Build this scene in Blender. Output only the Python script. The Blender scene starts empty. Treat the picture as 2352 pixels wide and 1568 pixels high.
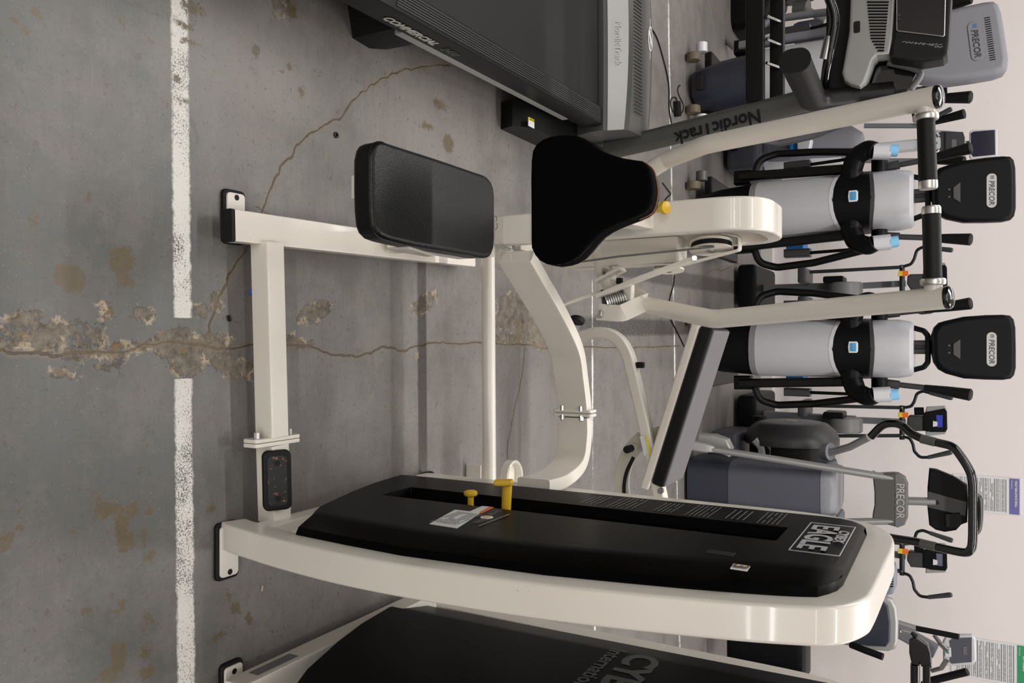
import bpy, bmesh, math, random
import numpy as np
from mathutils import Vector, Matrix
random.seed(7)
# ---------------------------------------------------------------- camera, world, lights, exposure
FPX = 1850.0; PITCH = math.radians(29.0); EYE = 1.5
cP, sP = math.cos(PITCH), math.sin(PITCH)
sc = bpy.context.scene; C = sc.collection
cam_d = bpy.data.cameras.new('camera'); cam = bpy.data.objects.new('camera', cam_d); C.objects.link(cam)
cam_d.sensor_width = 36.0; cam_d.lens = 36.0 * FPX / 2352.0; cam_d.clip_start = 0.05
UPV = Vector((0, sP, cP)); RTV = Vector((1, 0, 0)); FWD = Vector((0, cP, -sP))
cam.matrix_world = Matrix((( UPV.x, -RTV.x, -FWD.x, 0), (UPV.y, -RTV.y, -FWD.y, 0), (UPV.z, -RTV.z, -FWD.z, EYE), (0, 0, 0, 1)))
sc.camera = cam
w = bpy.data.worlds.new('world'); sc.world = w; w.use_nodes = True
w.node_tree.nodes['Background'].inputs[0].default_value = (1.0, 0.96, 0.92, 1); w.node_tree.nodes['Background'].inputs[1].default_value = 0.30
def strip_light(x, y, z, lx, ly, watts):
    l = bpy.data.lights.new('tube_and_fill_light', 'AREA'); l.shape = 'RECTANGLE'; l.size = lx; l.size_y = ly
    l.energy = watts; l.color = (1.0, 0.975, 0.952)
    o = bpy.data.objects.new('tube_and_fill_light', l); C.objects.link(o); o.location = (x, y, z); return o
for ly_, pw in ((-7.3, 130), (-4.6, 128), (-1.9, 28), (1.0, 36), (3.7, 118), (6.2, 38)):  # the two rearmost rows are unseen fill, added to brighten camera-facing sides
    strip_light(-2.3, ly_, 4.0, 4.2, 0.14, pw); strip_light(2.3, ly_, 4.0, 4.2, 0.14, pw)
sc.view_settings.view_transform = 'Standard'; sc.view_settings.look = 'None'
sc.view_settings.exposure = 0.06; sc.view_settings.gamma = 1.0; sc.view_settings.use_curve_mapping = False
sc.cycles.use_denoising = True; sc.cycles.max_bounces = 6; sc.cycles.diffuse_bounces = 3; sc.cycles.glossy_bounces = 3
sc.cycles.caustics_reflective = False; sc.cycles.caustics_refractive = False
# ---------------------------------------------------------------- sight lines of the photograph -> points of the room
def ray(px, py):
    a = (px - 1176) / FPX; b = (py - 784) / FPX
    return Vector((b, cP + a * sP, -sP + a * cP))
EYEV = Vector((0, 0, EYE))
def aY(px, py, Y): r = ray(px, py); return EYEV + r * (Y / r.y)
def aZ(px, py, z): r = ray(px, py); return EYEV + r * ((z - EYE) / r.z)
def aX(px, py, X): r = ray(px, py); return EYEV + r * (X / r.x)
def YS(Y, *pp): return [aY(p[0], p[1], p[2] if len(p) > 2 else Y) for p in pp]
# ---------------------------------------------------------------- materials
def lin(c):
    return tuple(((v / 255) / 12.92 if v / 255 <= 0.04045 else ((v / 255 + 0.055) / 1.055) ** 2.4) for v in c)
MATS = {}
def mat(name, rgb, rough=0.5, metal=0.0, coat=0.0, var=0.06, scale=30.0, bump=0.0, bscale=400.0, emit=None, spec=0.5):
    if name in MATS: return MATS[name]
    m = bpy.data.materials.new(name); m.use_nodes = True; nt = m.node_tree; b = nt.nodes['Principled BSDF']
    L = nt.links.new
    tc = nt.nodes.new('ShaderNodeTexCoord'); nz = nt.nodes.new('ShaderNodeTexNoise'); nz.inputs['Scale'].default_value = scale; nz.inputs['Detail'].default_value = 4
    L(tc.outputs['Object'], nz.inputs['Vector'])
    mx = nt.nodes.new('ShaderNodeMixRGB'); c = lin(rgb)
    mx.inputs[1].default_value = tuple(v * (1 - var) for v in c) + (1,); mx.inputs[2].default_value = tuple(min(1, v * (1 + var)) for v in c) + (1,)
    L(nz.outputs['Fac'], mx.inputs[0]); L(mx.outputs[0], b.inputs['Base Color'])
    b.inputs['Roughness'].default_value = rough; b.inputs['Metallic'].default_value = metal; b.inputs['Coat Weight'].default_value = coat
    b.inputs['Coat Roughness'].default_value = 0.08; b.inputs['Specular IOR Level'].default_value = spec
    if bump:
        n2 = nt.nodes.new('ShaderNodeTexNoise'); n2.inputs['Scale'].default_value = bscale; L(tc.outputs['Object'], n2.inputs['Vector'])
        bp = nt.nodes.new('ShaderNodeBump'); bp.inputs['Strength'].default_value = bump; bp.inputs['Distance'].default_value = 0.002
        L(n2.outputs['Fac'], bp.inputs['Height']); L(bp.outputs['Normal'], b.inputs['Normal'])
    if emit:
        b.inputs['Emission Color'].default_value = lin(emit[0]) + (1,); b.inputs['Emission Strength'].default_value = emit[1]
    MATS[name] = m; return m
WHITE = mat('white_enamel', (225, 219, 208), 0.32, coat=0.4, var=0.03, scale=9)
BLACK = mat('black_shroud_plastic', (5, 5, 5), 0.36, var=0.15, bump=0.05, bscale=900, spec=0.05)
VINYL = mat('black_vinyl', (8, 8, 9), 0.36, var=0.2, bump=0.25, bscale=260, spec=0.3)
FOAM = mat('black_matt_cloth', (3, 3, 3), 0.9, var=0.2, bump=0.1, bscale=500, spec=0.06)
RUBBER = mat('black_rubber', (12, 12, 12), 0.6, var=0.15, bump=0.1, spec=0.3)
GRIPM = mat('black_grip_rubber', (16, 15, 15), 0.55, var=0.15, bump=0.2, bscale=200, spec=0.3)
GLOSSB = mat('glossy_black_cap', (12, 12, 13), 0.12, coat=0.6)
YELLOW = mat('yellow_plastic', (214, 172, 36), 0.4, var=0.12, scale=18)
STEEL = mat('bright_steel', (190, 190, 188), 0.28, metal=1.0)
ALU = mat('brushed_aluminium', (205, 203, 198), 0.35, metal=1.0)
CABLE = mat('grey_belt', (105, 105, 104), 0.6)
PAPER = mat('white_sticker', (214, 215, 214), 0.5, var=0.02)
PRINTG = mat('grey_print', (120, 120, 120), 0.6)
PRINTW = mat('silver_print', (176, 176, 176), 0.45)
PRINTD = mat('dim_grey_print', (86, 86, 84), 0.5)
ORANGE = mat('orange_print', (214, 96, 40), 0.5)
WORN = mat('worn_black_plate', (22, 20, 18), 0.5, var=0.4, scale=60)
def fleck(m, rgb, scale, lo, hi):
    nt = m.node_tree; L = nt.links.new; b = nt.nodes['Principled BSDF']; old = b.inputs['Base Color'].links[0].from_socket
    tc = nt.nodes.new('ShaderNodeTexCoord'); n = nt.nodes.new('ShaderNodeTexNoise'); n.inputs['Scale'].default_value = scale; n.inputs['Detail'].default_value = 6; n.inputs['Roughness'].default_value = 0.7; L(tc.outputs['Object'], n.inputs['Vector'])
    r = nt.nodes.new('ShaderNodeMapRange'); r.inputs['From Min'].default_value = lo; r.inputs['From Max'].default_value = hi; L(n.outputs['Fac'], r.inputs['Value'])
    mx = nt.nodes.new('ShaderNodeMixRGB'); L(r.outputs['Result'], mx.inputs[0]); L(old, mx.inputs[1]); mx.inputs[2].default_value = lin(rgb) + (1,); L(mx.outputs[0], b.inputs['Base Color'])
fleck(WORN, (150, 104, 66), 75, 0.60, 0.63); fleck(WHITE, (176, 164, 142), 38, 0.70, 0.74)
TAN = mat('frayed_tan_edge', (128, 82, 48), 0.8, var=0.5, scale=90)
# ---------------------------------------------------------------- objects
def total(o):
    v = Vector((0, 0, 0))
    while o is not None: v += o.location; o = o.parent
    return v
def thing(name, label, cat, loc, group=None):
    o = bpy.data.objects.new(name, None); C.objects.link(o); o.location = loc; o.empty_display_size = 0.1
    o['label'] = label; o['category'] = cat
    if group: o['group'] = group
    return o
def tag(o, label, cat, group=None):
    o['label'] = label; o['category'] = cat
    if group: o['group'] = group
    return o
def fillet(pts, r, n=6):
    pts = [Vector(p) for p in pts]; out = [pts[0]]
    for i in range(1, len(pts) - 1):
        p = pts[i]; a = pts[i - 1] - p; b = pts[i + 1] - p; la, lb = a.length, b.length
        if la < 1e-6 or lb < 1e-6: continue
        a /= la; b /= lb; ang = a.angle(b)
        rr_ = r[i] if isinstance(r, (list, tuple)) else r
        if ang > math.pi - 0.03 or rr_ <= 0: out.append(p); continue
        d = min(rr_ / math.tan(ang / 2), la * 0.49, lb * 0.49)
        A = p + a * d; B = p + b * d
        for k in range(n + 1):
            t = k / n; out.append(A * (1 - t) ** 2 + p * 2 * t * (1 - t) + B * t * t)
    out.append(pts[-1]); return out
def smooth(pts, n=6):
    pts = [Vector(p) for p in pts]; out = []
    P = [pts[0] * 2 - pts[1]] + pts + [pts[-1] * 2 - pts[-2]]
    for i in range(1, len(P) - 2):
        for k in range(n):
            t = k / n; a, b, c, d = P[i - 1:i + 3]
            out.append(0.5 * ((2 * b) + (c - a) * t + (2 * a - 5 * b + 4 * c - d) * t * t + (3 * b - a - 3 * c + d) * t ** 3))
    out.append(pts[-1]); return out
def rrect(w, h, r, n=4):
    out = []
    for cx, cy, a0 in ((w/2-r, h/2-r, 0), (-w/2+r, h/2-r, 90), (-w/2+r, -h/2+r, 180), (w/2-r, -h/2+r, 270)):
        for k in range(n + 1):
            a = math.radians(a0 + 90 * k / n); out.append((cx + r * math.cos(a), cy + r * math.sin(a)))
    return out
SH = Vector((0, 0, 0))   # where the machine being built stands, relative to the first of its kind
class MB:
    def __init__(s): s.bm = bmesh.new()
    def loft(s, secs, caps=True, closed=False):
        rings = [[s.bm.verts.new(p) for p in sec] for sec in secs]; n = len(rings[0]); fs = []
        rng = range(len(rings) if closed else len(rings) - 1)
        for i in rng:
            a, b = rings[i], rings[(i + 1) % len(rings)]
            for k in range(n):
                fs.append(s.bm.faces.new((a[k], a[(k + 1) % n], b[(k + 1) % n], b[k])))
        if caps and not closed:
            fs.append(s.bm.faces.new(list(reversed(rings[0])))); fs.append(s.bm.faces.new(rings[-1]))
        bmesh.ops.recalc_face_normals(s.bm, faces=fs); return s
    def sweep(s, path, prof, ref=(0, 0, 1), scale=None):
        path = [Vector(p) for p in path]; m = len(path); secs = []; ref = Vector(ref)
        for i, p in enumerate(path):
            t = (path[min(i + 1, m - 1)] - path[max(i - 1, 0)]).normalized()
            n = ref - t * ref.dot(t)
            if n.length < 1e-4: n = Vector((0.3, 0.9, 0.2)); n -= t * n.dot(t)
            n.normalize(); b = t.cross(n); k = scale[i] if scale else 1
            secs.append([p + b * (u * k) + n * (v * k) for u, v in prof])
        return s.loft(secs)
    def tube(s, path, r, n=14, rs=None):
        path = [Vector(p) for p in path]; m = len(path); secs = []; nrm = None
        for i, p in enumerate(path):
            t = (path[min(i + 1, m - 1)] - path[max(i - 1, 0)]).normalized()
            if nrm is None:
                nrm = t.orthogonal().normalized()
            else:
                nrm = (nrm - t * nrm.dot(t)).normalized()
            b = t.cross(nrm); R = rs[i] if rs else r
            secs.append([p + (nrm * math.cos(2 * math.pi * k / n) + b * math.sin(2 * math.pi * k / n)) * R for k in range(n)])
        return s.loft(secs)
    def cyl(s, a, b, r, r2=None, n=20, bev=0.0):
        a, b = Vector(a), Vector(b); r2 = r if r2 is None else r2
        if bev:
            d = (b - a).normalized()
            return s.tube([a, a + d * bev * 0.3, a + d * bev, b - d * bev, b - d * bev * 0.3, b], r, n, rs=[r - bev, r - bev * 0.3, r, r2, r2 - bev * 0.3, r2 - bev])
        return s.tube([a, b], r, n, rs=[r, r2])
    def box(s, c, size, bev=0.0, rot=None, seg=2):
        M = Matrix.Translation(Vector(c)) @ (rot.to_4x4() if rot else Matrix()) @ Matrix.Diagonal((size[0], size[1], size[2], 1))
        g = bmesh.ops.create_cube(s.bm, size=1.0, matrix=M); vs = g['verts']
        if bev:
            es = list({e for v in vs for e in v.link_edges})
            bmesh.ops.bevel(s.bm, geom=es, offset=bev, segments=seg, profile=0.5, affect='EDGES', clamp_overlap=True)
        return s
    def prism(s, pts, o, ux, uy, depth, bev=0.0, seg=3, bev_back=None):
        o, ux, uy = Vector(o), Vector(ux), Vector(uy); n = ux.cross(uy).normalized()
        A = [o + ux * p[0] + uy * p[1] for p in pts]
        if not bev: return s.loft([A, [p + n * depth for p in A]])
        c = sum(A, Vector()) / len(A)
        def inset(d, h):
            out = []; m = len(A)
            for i in range(m):
                e1 = (A[i] - A[i - 1]).normalized(); e2 = (A[(i + 1) % m] - A[i]).normalized()
                n1 = n.cross(e1); n2 = n.cross(e2); v = n1 + n2
                v = v / max(v.length_squared / 2, 0.3)
                if (c - A[i]).dot(v) < 0 and False: v = -v
                out.append(A[i] + v * d * sgn + n * h)
            return out
        area = sum((A[i] - c).cross(A[(i + 1) % len(A)] - c).dot(n) for i in range(len(A))); sgn = 1 if area > 0 else -1
        bb = bev if bev_back is None else bev_back; secs = []
        if bb > 0:
            for k in range(seg + 1):
                a = math.pi / 2 * k / seg; secs.append(inset(bb * (1 - math.sin(a)), bb * (1 - math.cos(a))))
        else: secs.append(inset(0, 0))
        for k in range(seg + 1):
            a = math.pi / 2 * k / seg; secs.append(inset(bev * (1 - math.cos(a)), depth - bev * (1 - math.sin(a))))
        return s.loft(secs)
    def sphere(s, c, r, sc_=(1, 1, 1), n=16):
        M = Matrix.Translation(Vector(c)) @ Matrix.Diagonal((r * sc_[0], r * sc_[1], r * sc_[2], 1))
        bmesh.ops.create_uvsphere(s.bm, u_segments=n, v_segments=max(6, n // 2), radius=1.0, matrix=M); return s
    def lathe(s, prof, o, ax=(0, 0, 1), n=28):
        o = Vector(o); ax = Vector(ax).normalized(); u = ax.orthogonal().normalized(); v = ax.cross(u)
        secs = [[o + ax * h + (u * math.cos(2 * math.pi * k / n) + v * math.sin(2 * math.pi * k / n)) * r for k in range(n)] for r, h in prof]
        return s.loft(secs)
    def quad(s, *p): s.bm.faces.new([s.bm.verts.new(Vector(q)) for q in p]); return s
    def build(s, name, m, parent=None, label=None, ang=38):
        me = bpy.data.meshes.new(name); off = total(parent) if parent is not None else Vector()
        for v in s.bm.verts: v.co += SH - off
        s.bm.normal_update(); s.bm.to_mesh(me); s.bm.free()
        for p in me.polygons: p.use_smooth = True
        me.set_sharp_from_angle(angle=math.radians(ang))
        me.materials.append(m); o = bpy.data.objects.new(name, me); C.objects.link(o)
        wn = o.modifiers.new('weighted_normal', 'WEIGHTED_NORMAL'); wn.keep_sharp = True
        if parent is not None: o.parent = parent
        if label: o['label'] = label
        return o
def text(body, size, o, ux, uy, m, parent, name='lettering', depth=0.0008, shear=0.0, align='CENTER', sx=1.0, bold=0.0, space=1.0):
    cu = bpy.data.curves.new('t', 'FONT'); cu.body = body; cu.size = size; cu.shear = shear; cu.align_x = align; cu.align_y = 'CENTER'
    cu.extrude = depth / 2; cu.offset = bold; cu.space_character = space; cu.resolution_u = 3
    t = bpy.data.objects.new('t', cu); C.objects.link(t)
    me = bpy.data.meshes.new_from_object(t.evaluated_get(bpy.context.evaluated_depsgraph_get()))
    bpy.data.objects.remove(t); bpy.data.curves.remove(cu)
    ux = Vector(ux).normalized(); uy = Vector(uy); uy = (uy - ux * uy.dot(ux)).normalized(); n = ux.cross(uy); o = Vector(o); off = total(parent)
    for v in me.vertices:
        v.co = o + ux * (v.co.x * sx) + uy * v.co.y + n * (v.co.z + depth / 2 + 0.0004) + SH - off
    me.name = name; me.materials.clear(); me.materials.append(m)
    ob = bpy.data.objects.new(name, me); C.objects.link(ob); ob.parent = parent; return ob
def lines(mb, o, ux, uy, wid, hei, rows, seed=0, th=0.35, lift=0.0006, words=5):
    # rows of tiny illegible print as thin raised strokes
    rnd = random.Random(seed); o, ux, uy = Vector(o), Vector(ux).normalized(), Vector(uy).normalized(); n = ux.cross(uy) * lift
    for i in range(rows):
        y = hei * (0.5 - (i + 0.5) / rows); x = -wid / 2; h = hei / rows * th / 2
        while x < wid / 2 - 1e-4:
            l = min(wid / 2 - x, wid / words * rnd.uniform(0.4, 1.3)); 
            if rnd.random() > 0.08:
                a = o + ux * x + uy * y + n; b = o + ux * (x + l * 0.9) + uy * y + n
                mb.quad(a - uy * h, b - uy * h, b + uy * h, a + uy * h)
            x += l
    return mb
XN = Vector((-1, 0, 0)); XP = Vector((1, 0, 0)); YP = Vector((0, 1, 0)); YN = Vector((0, -1, 0)); ZP = Vector((0, 0, 1)); ZN = Vector((0, 0, -1))
# ---------------------------------------------------------------- the room
def struct(o): o['kind'] = 'structure'; return o
def floor_build():
    xs = np.concatenate([np.linspace(-9, -3.2, 8)[:-1], np.linspace(-3.2, -1.3, 64)[:-1], np.linspace(-1.3, 1.3, 174)[:-1], np.linspace(1.3, 3.2, 64)[:-1], np.linspace(3.2, 9, 8)])
    ys = np.concatenate([np.linspace(-9, 0.4, 8)[:-1], np.linspace(0.4, 3.2, 187)[:-1], np.linspace(3.2, 7.15, 140)])
    X, Y = np.meshgrid(xs, ys); nx, ny = len(xs), len(ys)
    co = np.stack([X.ravel(), Y.ravel(), np.zeros(nx * ny)], 1).astype(np.float32)
    i = np.arange(nx * ny).reshape(ny, nx); f = np.stack([i[:-1, :-1].ravel(), i[:-1, 1:].ravel(), i[1:, 1:].ravel(), i[1:, :-1].ravel()], 1)
    me = bpy.data.meshes.new('floor'); me.from_pydata(co.tolist(), [], f.tolist()); me.update()
    P = np.stack([X.ravel(), Y.ravel()], 1)
    def seg(p, a, b):
        a = np.array(a[:2]); b = np.array(b[:2]); d = b - a; t = np.clip(((p - a) @ d) / max(d @ d, 1e-9), 0, 1)
        return np.hypot(*(p - a - t[:, None] * d).T)
    def polyd(pp, r0=0.0):
        # signed distance style value: distance to the stroke minus its own half width
        out = np.full(len(P), 9.0)
        q = [aZ(p[0], p[1], 0) for p in pp]; rr = [p[2] if len(p) > 2 else r0 for p in pp]
        for k in range(len(q) - 1):
            a = np.array(q[k][:2]); b = np.array(q[k + 1][:2]); d = b - a; t = np.clip(((P - a) @ d) / max(d @ d, 1e-9), 0, 1)
            dd = np.hypot(*(P - a - t[:, None] * d).T) - (rr[k] * (1 - t) + rr[k + 1] * t); out = np.minimum(out, dd)
        return out
    def signed(pp):
        # signed distance to the side of a crack line, so that the hair line interpolates exactly
        q = [np.array(aZ(p[0], p[1], 0)[:2]) for p in pp]; best = np.full(len(P), 9.0); sg = np.full(len(P), 9.0)
        rnd = random.Random(len(pp)); q2 = [q[0]]
        for k in range(len(q) - 1):
            for t in (0.25, 0.5, 0.75, 1.0):
                j = 0.0 if t == 1.0 else 0.006; q2.append(q[k] * (1 - t) + q[k + 1] * t + np.array((rnd.uniform(-j, j), rnd.uniform(-j, j))))
        q = q2
        for k in range(len(q) - 1):
            a, b = q[k], q[k + 1]; d = b - a; t = np.clip(((P - a) @ d) / max(d @ d, 1e-9), 0, 1); r = P - a - t[:, None] * d; dd = np.hypot(*r.T)
            c = d[0] * (P[:, 1] - a[1]) - d[1] * (P[:, 0] - a[0]); m_ = dd < best - 1e-7; best = np.where(m_, dd, best); sg = np.where(m_, dd * np.sign(c), sg)
        return best, sg
    def blob(px, py, rx, ry, ang=0.0):
        # ellipse given in photograph pixels along x / y, turned into floor metres
        q = aZ(px, py, 0); e = (aZ(px + rx, py, 0) - q).length; g = (aZ(px, py + ry, 0) - q).length
        dx = P[:, 0] - q.x; dy = P[:, 1] - q.y; ca, sa = math.cos(ang), math.sin(ang)
        u = (dx * ca + dy * sa) / g; v = (-dx * sa + dy * ca) / e
        return (np.hypot(u, v) - 1) * min(e, g)
    crack = np.full(len(P), 9.0); csd = np.full(len(P), 9.0)
    for cc in ([(0, 800), (60, 812), (120, 818), (230, 803), (290, 808), (330, 790), (430, 790), (510, 800), (590, 790), (650, 790), (700, 793), (770, 814), (820, 820), (880, 795), (930, 806), (985, 786), (1050, 790), (1120, 788), (1185, 790), (1260, 800), (1340, 796), (1430, 800), (1560, 794)],
               [(603, 482), (630, 410), (660, 365), (690, 330), (740, 290), (790, 262), (830, 210), (870, 185), (910, 168), (960, 155), (1030, 150)], [(603, 482), (570, 560), (535, 620), (500, 690), (480, 760)],
               [(1205, 800), (1195, 880), (1178, 960), (1166, 1020), (1165, 1100)], [(1595, 650), (1640, 618), (1660, 622), (1690, 605), (1720, 612), (1760, 600)]):
        u_, s_ = signed(cc); m_ = u_ < crack; crack = np.where(m_, u_, crack); csd = np.where(m_, s_, csd)
    patch = np.full(len(P), 9.0)
    for bb in ((50,735,50,20,0.3),(120,765,70,22,0.3),(60,785,70,16,0),(190,805,60,14,0),(270,800,60,12,0),(330,795,50,10,0),(405,790,50,36,0),(430,835,42,30,0),(470,795,60,24,0.2),(520,835,50,24,-0.5),(555,845,30,22,0),(465,715,16,18,0.6),(495,690,14,22,0.4),(330,720,26,18,0),(240,728,18,10,0.6),(238,700,10,8,0),(237,840,12,9,0),(138,857,34,11,0),(215,770,24,14,0),(725,715,38,22,0.3),(975,697,30,20,0.4),(1190,705,42,34,0),(1160,735,30,22,0),(1215,750,40,30,0),(1170,778,36,14,0),(1240,785,26,16,0),(660,785,30,18,0),(690,790,28,12,0),(960,815,10,5,0),(275,830,9,22,0),(640,15,16,26,0)):
        patch = np.minimum(patch, blob(*bb))
    stain = np.full(len(P), 9.0)
    for bb in ((160,640,34,38,0.3),(282,600,28,36,-.3),(290,640,18,20,0),(168,610,8,12,0),(245,1170,34,20,0),(280,1205,18,30,0),(290,1245,20,26,0),(215,1145,10,16,0),(312,1165,26,14,.3),(335,1230,8,20,0),(345,1275,10,18,0),(10,1245,16,26,0),(270,1500,18,34,0),(335,1498,12,20,0),(275,1395,22,10,.3),(200,1405,12,12,0),(338,1420,10,22,0),(500,1460,26,8,.2),(540,1395,10,16,0),(572,1420,8,16,0),(525,1365,8,12,0),(440,18,30,14,0),(430,95,24,6,0),(405,180,9,9,0),(420,228,18,5,0),(430,60,14,10,0),(245,205,6,17,0),(203,460,7,18,0),(70,490,10,8,.4),(80,515,12,8,.4),(280,50,9,14,0),(325,80,6,14,0),(385,242,10,4,0),(345,100,10,4,0),(590,120,10,16,0),(660,155,14,8,.5),(665,22,18,18,0),(692,210,6,16,0),(485,165,6,7,0),(1010,240,16,10,0),(1030,330,12,22,0),(980,290,16,8,0),(485,1162,12,10,0),(44,1216,8,10,0),(170,1218,9,5,0),(36,1172,8,5,0),(345,1175,5,12,0),(340,1545,12,22,0),(250,1550,30,20,0),(82,33,10,16,.6),(45,60,8,30,1.0)):
        stain = np.minimum(stain, blob(*bb))
    a0, a1 = aZ(424, 0, 0), aZ(442, 1560, 0); line = seg(P, (a0.x - 3, a0.y - 0.05), (a1.x + 3, a1.y + 0.02)) - 0.022
    line = np.where(np.abs(P[:, 0] - 0.02) < 0.06, 0.3, line)
    b0, b1 = aZ(1366, 620, 0), aZ(1366, 1100, 0); line = np.minimum(line, seg(P, (b0.x - 3, b0.y - .1), (b1.x + 3, b1.y + 0.05)) - 0.010)
    d0, d1 = aZ(1538, 0, 0), aZ(1551, 700, 0); line = np.minimum(line, seg(P, (d0.x - 3, d0.y - .2), (d1.x + 4, d1.y + 0.2)) - 0.014)
    pale = np.minimum(np.minimum(blob(560, 150, 130, 170), blob(1000, 300, 90, 120)), blob(1200, 980, 120, 160))
    skid = np.minimum(polyd([(1380,604,.05),(1420,612,.05),(1550,640,.05),(1700,662,.05),(1800,680,.05),(1900,700,.05)]), polyd([(1340,750,.045),(1560,752,.045),(1700,755,.04)]))
    skid = np.minimum(skid, polyd([(285,0,.002),(408,47,.004)])); skid = np.minimum(skid, polyd([(432,247,.002),(456,332,.001)]))
    for nm, v in (('crack', crack), ('csd', csd), ('patch', patch), ('stain', stain), ('line', line), ('pale', pale), ('skid', skid)):
        at = me.attributes.new(nm, 'FLOAT', 'POINT'); at.data.foreach_set('value', np.clip(v, -0.2, 0.3).astype(np.float32))
    m = bpy.data.materials.new('painted_concrete'); m.use_nodes = True; nt = m.node_tree; b = nt.nodes['Principled BSDF']; L = nt.links.new; N = nt.nodes.new
    tc = N('ShaderNodeTexCoord')
    def noise(scale, det=5, rough=0.6, dist=0.0, sx=None):
        n = N('ShaderNodeTexNoise'); n.inputs['Scale'].default_value = scale; n.inputs['Detail'].default_value = det; n.inputs['Roughness'].default_value = rough; n.inputs['Distortion'].default_value = dist
        if sx:
            mp = N('ShaderNodeMapping'); mp.inputs['Scale'].default_value = sx; L(tc.outputs['Object'], mp.inputs[0]); L(mp.outputs[0], n.inputs['Vector'])
        else: L(tc.outputs['Object'], n.inputs['Vector'])
        return n.outputs['Fac']
    def math_(op, a, b_=None, c=None):
        n = N('ShaderNodeMath'); n.operation = op
        for k, v in enumerate((a, b_, c)):
            if v is None: continue
            if isinstance(v, (int, float)): n.inputs[k].default_value = v
            else: L(v, n.inputs[k])
        return n.outputs[0]
    def attr(nm): a = N('ShaderNodeAttribute'); a.attribute_name = nm; return a.outputs['Fac']
    def ramp(v, a, b_):
        n = N('ShaderNodeMapRange'); n.inputs['From Min'].default_value = a; n.inputs['From Max'].default_value = b_; L(v, n.inputs['Value']); return n.outputs['Result']
    def mix(f, a, b_):
        n = N('ShaderNodeMixRGB')
        for k, v in ((0, f), (1, a), (2, b_)):
            if isinstance(v, tuple): n.inputs[k].default_value = lin(v) + (1,)
            elif isinstance(v, (int, float)): n.inputs[k].default_value = v
            else: L(v, n.inputs[k])
        return n.outputs[0]
    edge = math_('MULTIPLY_ADD', noise(45, 6, 0.65), 0.05, -0.025); edge2 = math_('MULTIPLY_ADD', noise(160, 4, 0.7), 0.014, -0.007)
    wob = math_('ADD', edge, edge2)
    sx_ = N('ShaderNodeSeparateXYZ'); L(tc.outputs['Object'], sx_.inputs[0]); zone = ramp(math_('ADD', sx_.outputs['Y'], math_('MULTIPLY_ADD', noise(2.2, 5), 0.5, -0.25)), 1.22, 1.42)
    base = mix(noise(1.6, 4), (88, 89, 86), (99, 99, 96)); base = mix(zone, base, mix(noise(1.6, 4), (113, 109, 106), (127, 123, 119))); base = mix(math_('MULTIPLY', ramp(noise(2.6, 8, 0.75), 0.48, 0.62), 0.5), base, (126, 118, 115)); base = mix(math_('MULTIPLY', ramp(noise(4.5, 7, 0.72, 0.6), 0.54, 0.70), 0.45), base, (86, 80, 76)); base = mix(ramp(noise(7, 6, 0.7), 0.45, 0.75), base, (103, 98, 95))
    base = mix(math_('MULTIPLY', ramp(noise(14, 5, 0.65, sx=(1, 5, 1)), 0.5, 0.8), 0.35), base, (80, 77, 73))
    pl = math_('ADD', attr('pale'), math_('MULTIPLY', wob, 4.0)); base = mix(math_('MULTIPLY', ramp(pl, 0.12, -0.12), 0.5), base, (134, 127, 124))
    speck = ramp(noise(95, 4, 0.65), 0.62, 0.655); base = mix(math_('MULTIPLY', speck, 0.5), base, (78, 70, 65)); sp2 = ramp(noise(48, 4, 0.6, 0.5), 0.645, 0.665); base = mix(math_('MULTIPLY', sp2, 0.6), base, (92, 80, 66)); sp3 = ramp(noise(210, 2, 0.5), 0.70, 0.73); base = mix(math_('MULTIPLY', sp3, 0.5), base, (168, 160, 150))
    scr = ramp(noise(22, 3, 0.5, 1.0, sx=(0.35, 7, 1)), 0.72, 0.76); base = mix(math_('MULTIPLY', scr, 0.25), base, (172, 170, 168))
    wear = ramp(math_('ADD', noise(9, 6, 0.62, 0.4), math_('MULTIPLY', noise(1.1, 2), 0.25)), 0.835, 0.85); base = mix(math_('MULTIPLY', wear, 0.8), base, (128, 114, 90))
    ld = math_('ADD', attr('line'), math_('MULTIPLY', wob, 0.35)); lm = ramp(ld, 0.003, -0.003)
    chip = ramp(math_('ADD', noise(230, 4, 0.75), math_('MULTIPLY', noise(3.5, 4, 0.7), 0.9)), 1.06, 0.98); lm = math_('MULTIPLY', lm, math_('MULTIPLY', chip, 0.92)); base = mix(lm, base, (224, 221, 214))
    sk = math_('ADD', attr('skid'), math_('MULTIPLY', wob, 0.7)); base = mix(math_('MULTIPLY', math_('MULTIPLY', ramp(sk, 0.008, -0.01), 0.75), ramp(noise(60, 3, sx=(3, 1, 1)), 0.3, 0.5)), base, (50, 48, 47))
    st = math_('ADD', attr('stain'), math_('ADD', wob, edge2)); base = mix(math_('MULTIPLY', ramp(st, 0.002, -0.003), 0.9), base, mix(noise(50, 5), (82, 71, 52), (108, 95, 72)))
    pt = math_('ADD', attr('patch'), wob); pm = ramp(pt, 0.002, -0.002)
    pc = mix(ramp(noise(30, 8, 0.8), 0.38, 0.62), (84, 76, 65), (136, 127, 115)); pc = mix(ramp(noise(9, 3), 0.60, 0.64), pc, (126, 102, 66)); base = mix(pm, base, pc)
    rim = math_('MULTIPLY', ramp(math_('ABSOLUTE', pt), 0.005, 0.001), ramp(noise(20, 3), 0.5, 0.6)); base = mix(rim, base, (186, 172, 146))
    near_ = ramp(attr('crack'), 0.035, 0.015); cd = math_('ABSOLUTE', math_('ADD', attr('csd'), math_('MULTIPLY', wob, 0.28)))
    base = mix(math_('MULTIPLY', math_('MULTIPLY', ramp(cd, 0.011, 0.001), near_), 0.7), base, (124, 110, 90))
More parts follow.
